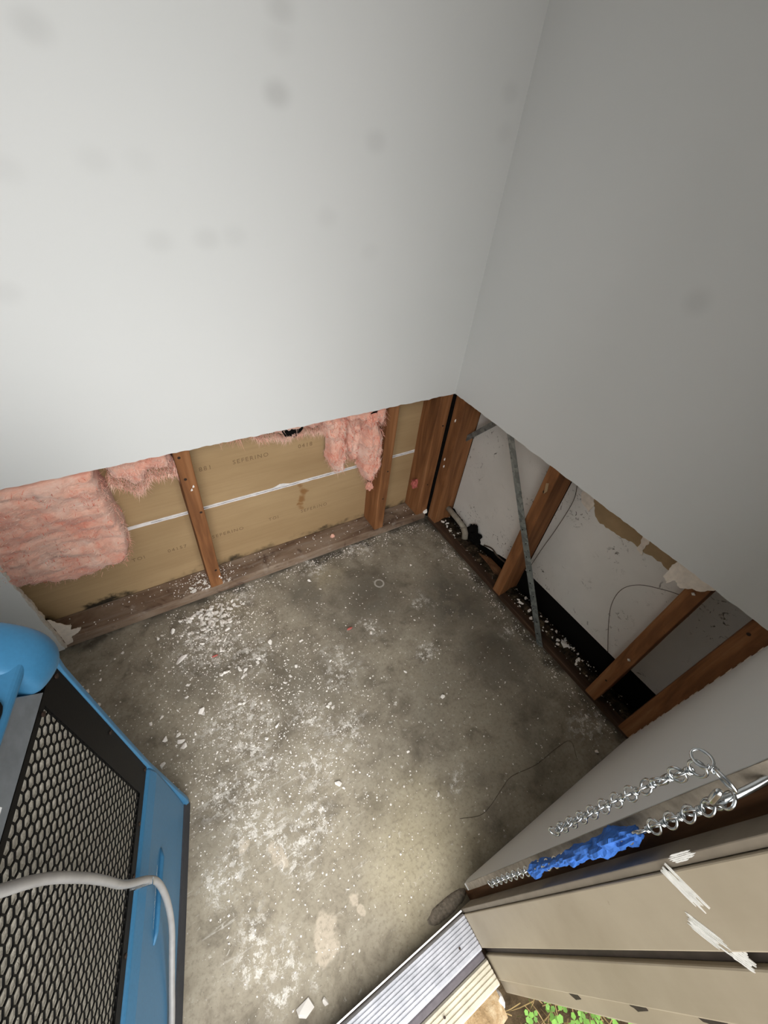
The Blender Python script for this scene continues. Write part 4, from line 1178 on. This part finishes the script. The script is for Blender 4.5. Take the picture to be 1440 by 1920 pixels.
# display on the sloped fascia: local slope from (-.03,.812) to (-.16,.90)
ds, dz = Vector((0, -.163, .068)).normalized(), None
nrm = Vector((0, .068, .163)).normalized()
def fas(s, t, h=0.0): return Vector((s, 0.003, .790)) + ds * t + nrm * h
b = MB()
pts = []
for cx, cy, a0 in ((.300, .115, 0), (.050, .115, 90), (.050, .0125, 180), (.300, .0125, 270)):
    for k in range(5):
        a = math.radians(a0 + 22.5 * k); pts.append((cx + .012 * math.cos(a), cy + .012 * math.sin(a)))
b.v = [fas(x, y, .004) for x, y in pts] + [fas(x, y, -.004) for x, y in pts]
m_ = len(pts)
b.f = [tuple(range(m_)), tuple(range(2 * m_ - 1, m_ - 1, -1))] + [(i, (i + 1) % m_, m_ + (i + 1) % m_, m_ + i) for i in range(m_)]
dp = mpart(b, 'control_display', M['blackmetal'])
# vent ridge and white scuff on the skirt
mpart(MB().tube([(.075, .010, .225), (.09, .0125, .222), (.19, .0125, .224), (.205, .010, .226)], [.002, .005, .004, .002], 8), 'moulded_ridge', M['blue'], smooth=True)
sc_ = MB(); rr = random.Random(3)
for k in range(34):
    s = .102 + .083 * k / 34; L = rr.uniform(.002, .005); z = .2385 - .004 * k / 34 + rr.uniform(-.0012, .0012)
    sc_.add([(s, .0103, z), (s + L, .0103, z + .0006), (s + L * .9, .0103, z + rr.uniform(.001, .0022)), (s + .0003, .0103, z + rr.uniform(.001, .0018))], [(0, 1, 2, 3)])
mpart(sc_, 'scuff_mark', M['white'], fixn=False)
hz_ = [(.27, -.20, .93), (.235, -.12, .90), (.205, -.04, .845), (.188, .016, .765), (.172, .026, .69), (.163, .028, .61), (.157, .026, .53), (.153, .022, .46), (.146, .02, .405), (.138, .026, .352), (.138, .030, .305), (.156, .032, .25), (.185, .028, .19), (.222, .022, .15), (.262, .018, .120), (.29, .017, .107), (.325, .016, .10)]
hp = smooth_path([L2W(v) for v in hz_], 6)
hose = MB().tube(hp, 0.0052, 12).build('drain_hose', M['hose'], dh, smooth=True)
hose['label'] = 'grey vinyl drain hose'
mpart(MB().tube([(.140, .0, .333), (.140, .03, .333), (.137, .032, .345)], [.0035, .0035, .002], 8), 'hose_clip', M['steel'])

# ------------------------------------------------------------------ chain, hook and blue tape
def torus_path(f, n): return [f(2 * math.pi * i / n) for i in range(n)]
def closed_tube(b, path, r, seg=6):
    path = [Vector(p) for p in path]; n = len(path); base = len(b.v)
    up = None
    for i, p in enumerate(path):
        t = (path[(i + 1) % n] - path[i - 1]).normalized()
        if up is None: up = t.orthogonal().normalized()
        up = (up - t * up.dot(t)).normalized(); w_ = t.cross(up)
        for k in range(seg):
            a = 2 * math.pi * k / seg
            b.v.append(p + (up * math.cos(a) + w_ * math.sin(a)) * r)
    for i in range(n):
        j = (i + 1) % n
        for k in range(seg):
            b.f.append((base + i * seg + k, base + i * seg + (k + 1) % seg, base + j * seg + (k + 1) % seg, base + j * seg + k))
def link_mesh():
    """double-loop link along z: upper loop in xz, lower loop in yz, coil in the middle"""
    b = MB(); r = 0.00125; hl = 0.0180; wd = 0.0058
    up_ = [Vector((wd * math.sin(a) , 0, .0015 + (hl - .0015) * .5 * (1 - math.cos(a)))) for a in [2 * math.pi * i / 18 for i in range(18)]]
    dn_ = [Vector((0, wd * math.sin(a), -.0015 - (hl - .0015) * .5 * (1 - math.cos(a)))) for a in [2 * math.pi * i / 18 for i in range(18)]]
    closed_tube(b, up_, r); closed_tube(b, dn_, r)
    co = [Vector((.0022 * math.cos(t), .0022 * math.sin(t), -.0022 + .0044 * t / (4 * math.pi))) for t in [4 * math.pi * i / 24 for i in range(25)]]
    b.tube(co, r, 6)
    me = bpy.data.meshes.new('chain_link')
    me.from_pydata(b.v, [], b.f)
    for p in me.polygons: p.use_smooth = True
    me.materials.append(M['steel'])
    return me
LM = link_mesh()
def chain(path, pitch, parent, twist=0.35):
    P = smooth_path(path, 30)
    acc = [0]
    for i in range(1, len(P)): acc.append(acc[-1] + (P[i] - P[i - 1]).length)
    s = pitch * .5; k = 0
    while s < acc[-1]:
        i = max(j for j in range(len(acc)) if acc[j] <= s)
        i = min(i, len(P) - 2)
        t = (s - acc[i]) / max(1e-9, acc[i + 1] - acc[i])
        p = P[i].lerp(P[i + 1], t)
        d = (P[min(i + 3, len(P) - 1)] - P[max(i - 3, 0)]).normalized()
        o = bpy.data.objects.new('chain_link', LM)
        COL.objects.link(o)
        qn = (-d).to_track_quat('Z', 'X')
        o.rotation_euler = (qn.to_matrix().to_4x4() @ Matrix.Rotation(0.6 + twist * k, 4, 'Z')).to_euler()
        put(o, p, parent)
        s += pitch; k += 1
hk = MB()
hp_ = smooth_path([(-0.600, -1.052, .935), (-0.625, -1.050, .930), (-0.645, -1.047, .915), (-0.660, -1.043, .905), (-0.672, -1.038, .912), (-0.674, -1.034, .928)], 8)
hk.tube(hp_, [.0028] * (len(hp_) - 3) + [.0028, .0025, .0016], 12)
tag(hk.build('steel_hook', M['steel'], smooth=True), 'bright steel screw hook in the door trimmer stud', 'hook')
c1 = empty('steel_chain', (-0.655, -1.022, .62)); tag(c1, 'free steel chain end hanging in front of the white door wall', 'chain')
chain([(-0.662, -1.036, .915), (-0.658, -1.026, .921), (-0.655, -1.022, .905), (-0.652, -1.019, .86), (-0.652, -1.0165, .79), (-0.652, -1.0155, .72), (-0.652, -1.0145, .625)], .0262, c1, 0.12)
c2 = empty('steel_chain', (-0.652, -1.044, .27)); tag(c2, 'long steel chain hanging down the jamb, wrapped in blue tape', 'chain')
chain([(-0.655, -1.046, .908), (-0.652, -1.046, .88), (-0.650, -1.0455, .80), (-0.650, -1.045, .70), (-0.650, -1.043, .60), (-0.650, -1.040, .49), (-0.650, -1.037, .38), (-0.650, -1.036, .275)], .0262, c2, 0.05)
# crumpled blue tape sleeve
tp = MB(); ns, ng = 90, 20
ctr = smooth_path([(-0.650, -1.0455, .772), (-0.650, -1.044, .72), (-0.653, -1.043, .66), (-0.651, -1.0425, .60), (-0.650, -1.041, .545), (-0.651, -1.041, .485)], 18)
for j, c in enumerate(ctr):
    t = j / (len(ctr) - 1)
    rad = 0.0085 + .0055 * math.exp(-((t - .22) / .13) ** 2) + .004 * math.exp(-((t - .5) / .08) ** 2) + .003 * math.exp(-((t - .95) / .1) ** 2) - .002 * math.exp(-((t - .72) / .08) ** 2)
    rad *= 0.80 - 0.12 * t
    if j in (0, len(ctr) - 1): rad *= .6
    for k in range(ng):
        a = 2 * math.pi * k / ng
        o = Vector((math.cos(a) * 0.9, math.sin(a) * 0.9, t * 9))
        cr_ = abs(noise.noise(o)) * 1.5 + .7 * abs(noise.noise(o * 2.4)) - .42
        rr_ = max(.0034, rad * (1 + .75 * cr_))
        tp.v.append(c + Vector((math.cos(a) * rr_, math.sin(a) * rr_ * .8, .004 * noise.noise(o * 1.7))))
for j in range(len(ctr) - 1):
    for k in range(ng):
        a, c = j * ng + k, j * ng + (k + 1) % ng
        tp.f.append((a, c, c + ng, a + ng))
tp.f += [tuple(range(ng - 1, -1, -1)), tuple((len(ctr) - 1) * ng + k for k in range(ng))]
tag(tp.build('masking_tape', M['tape']), 'crumpled blue masking tape wrapped around the long chain', 'tape')
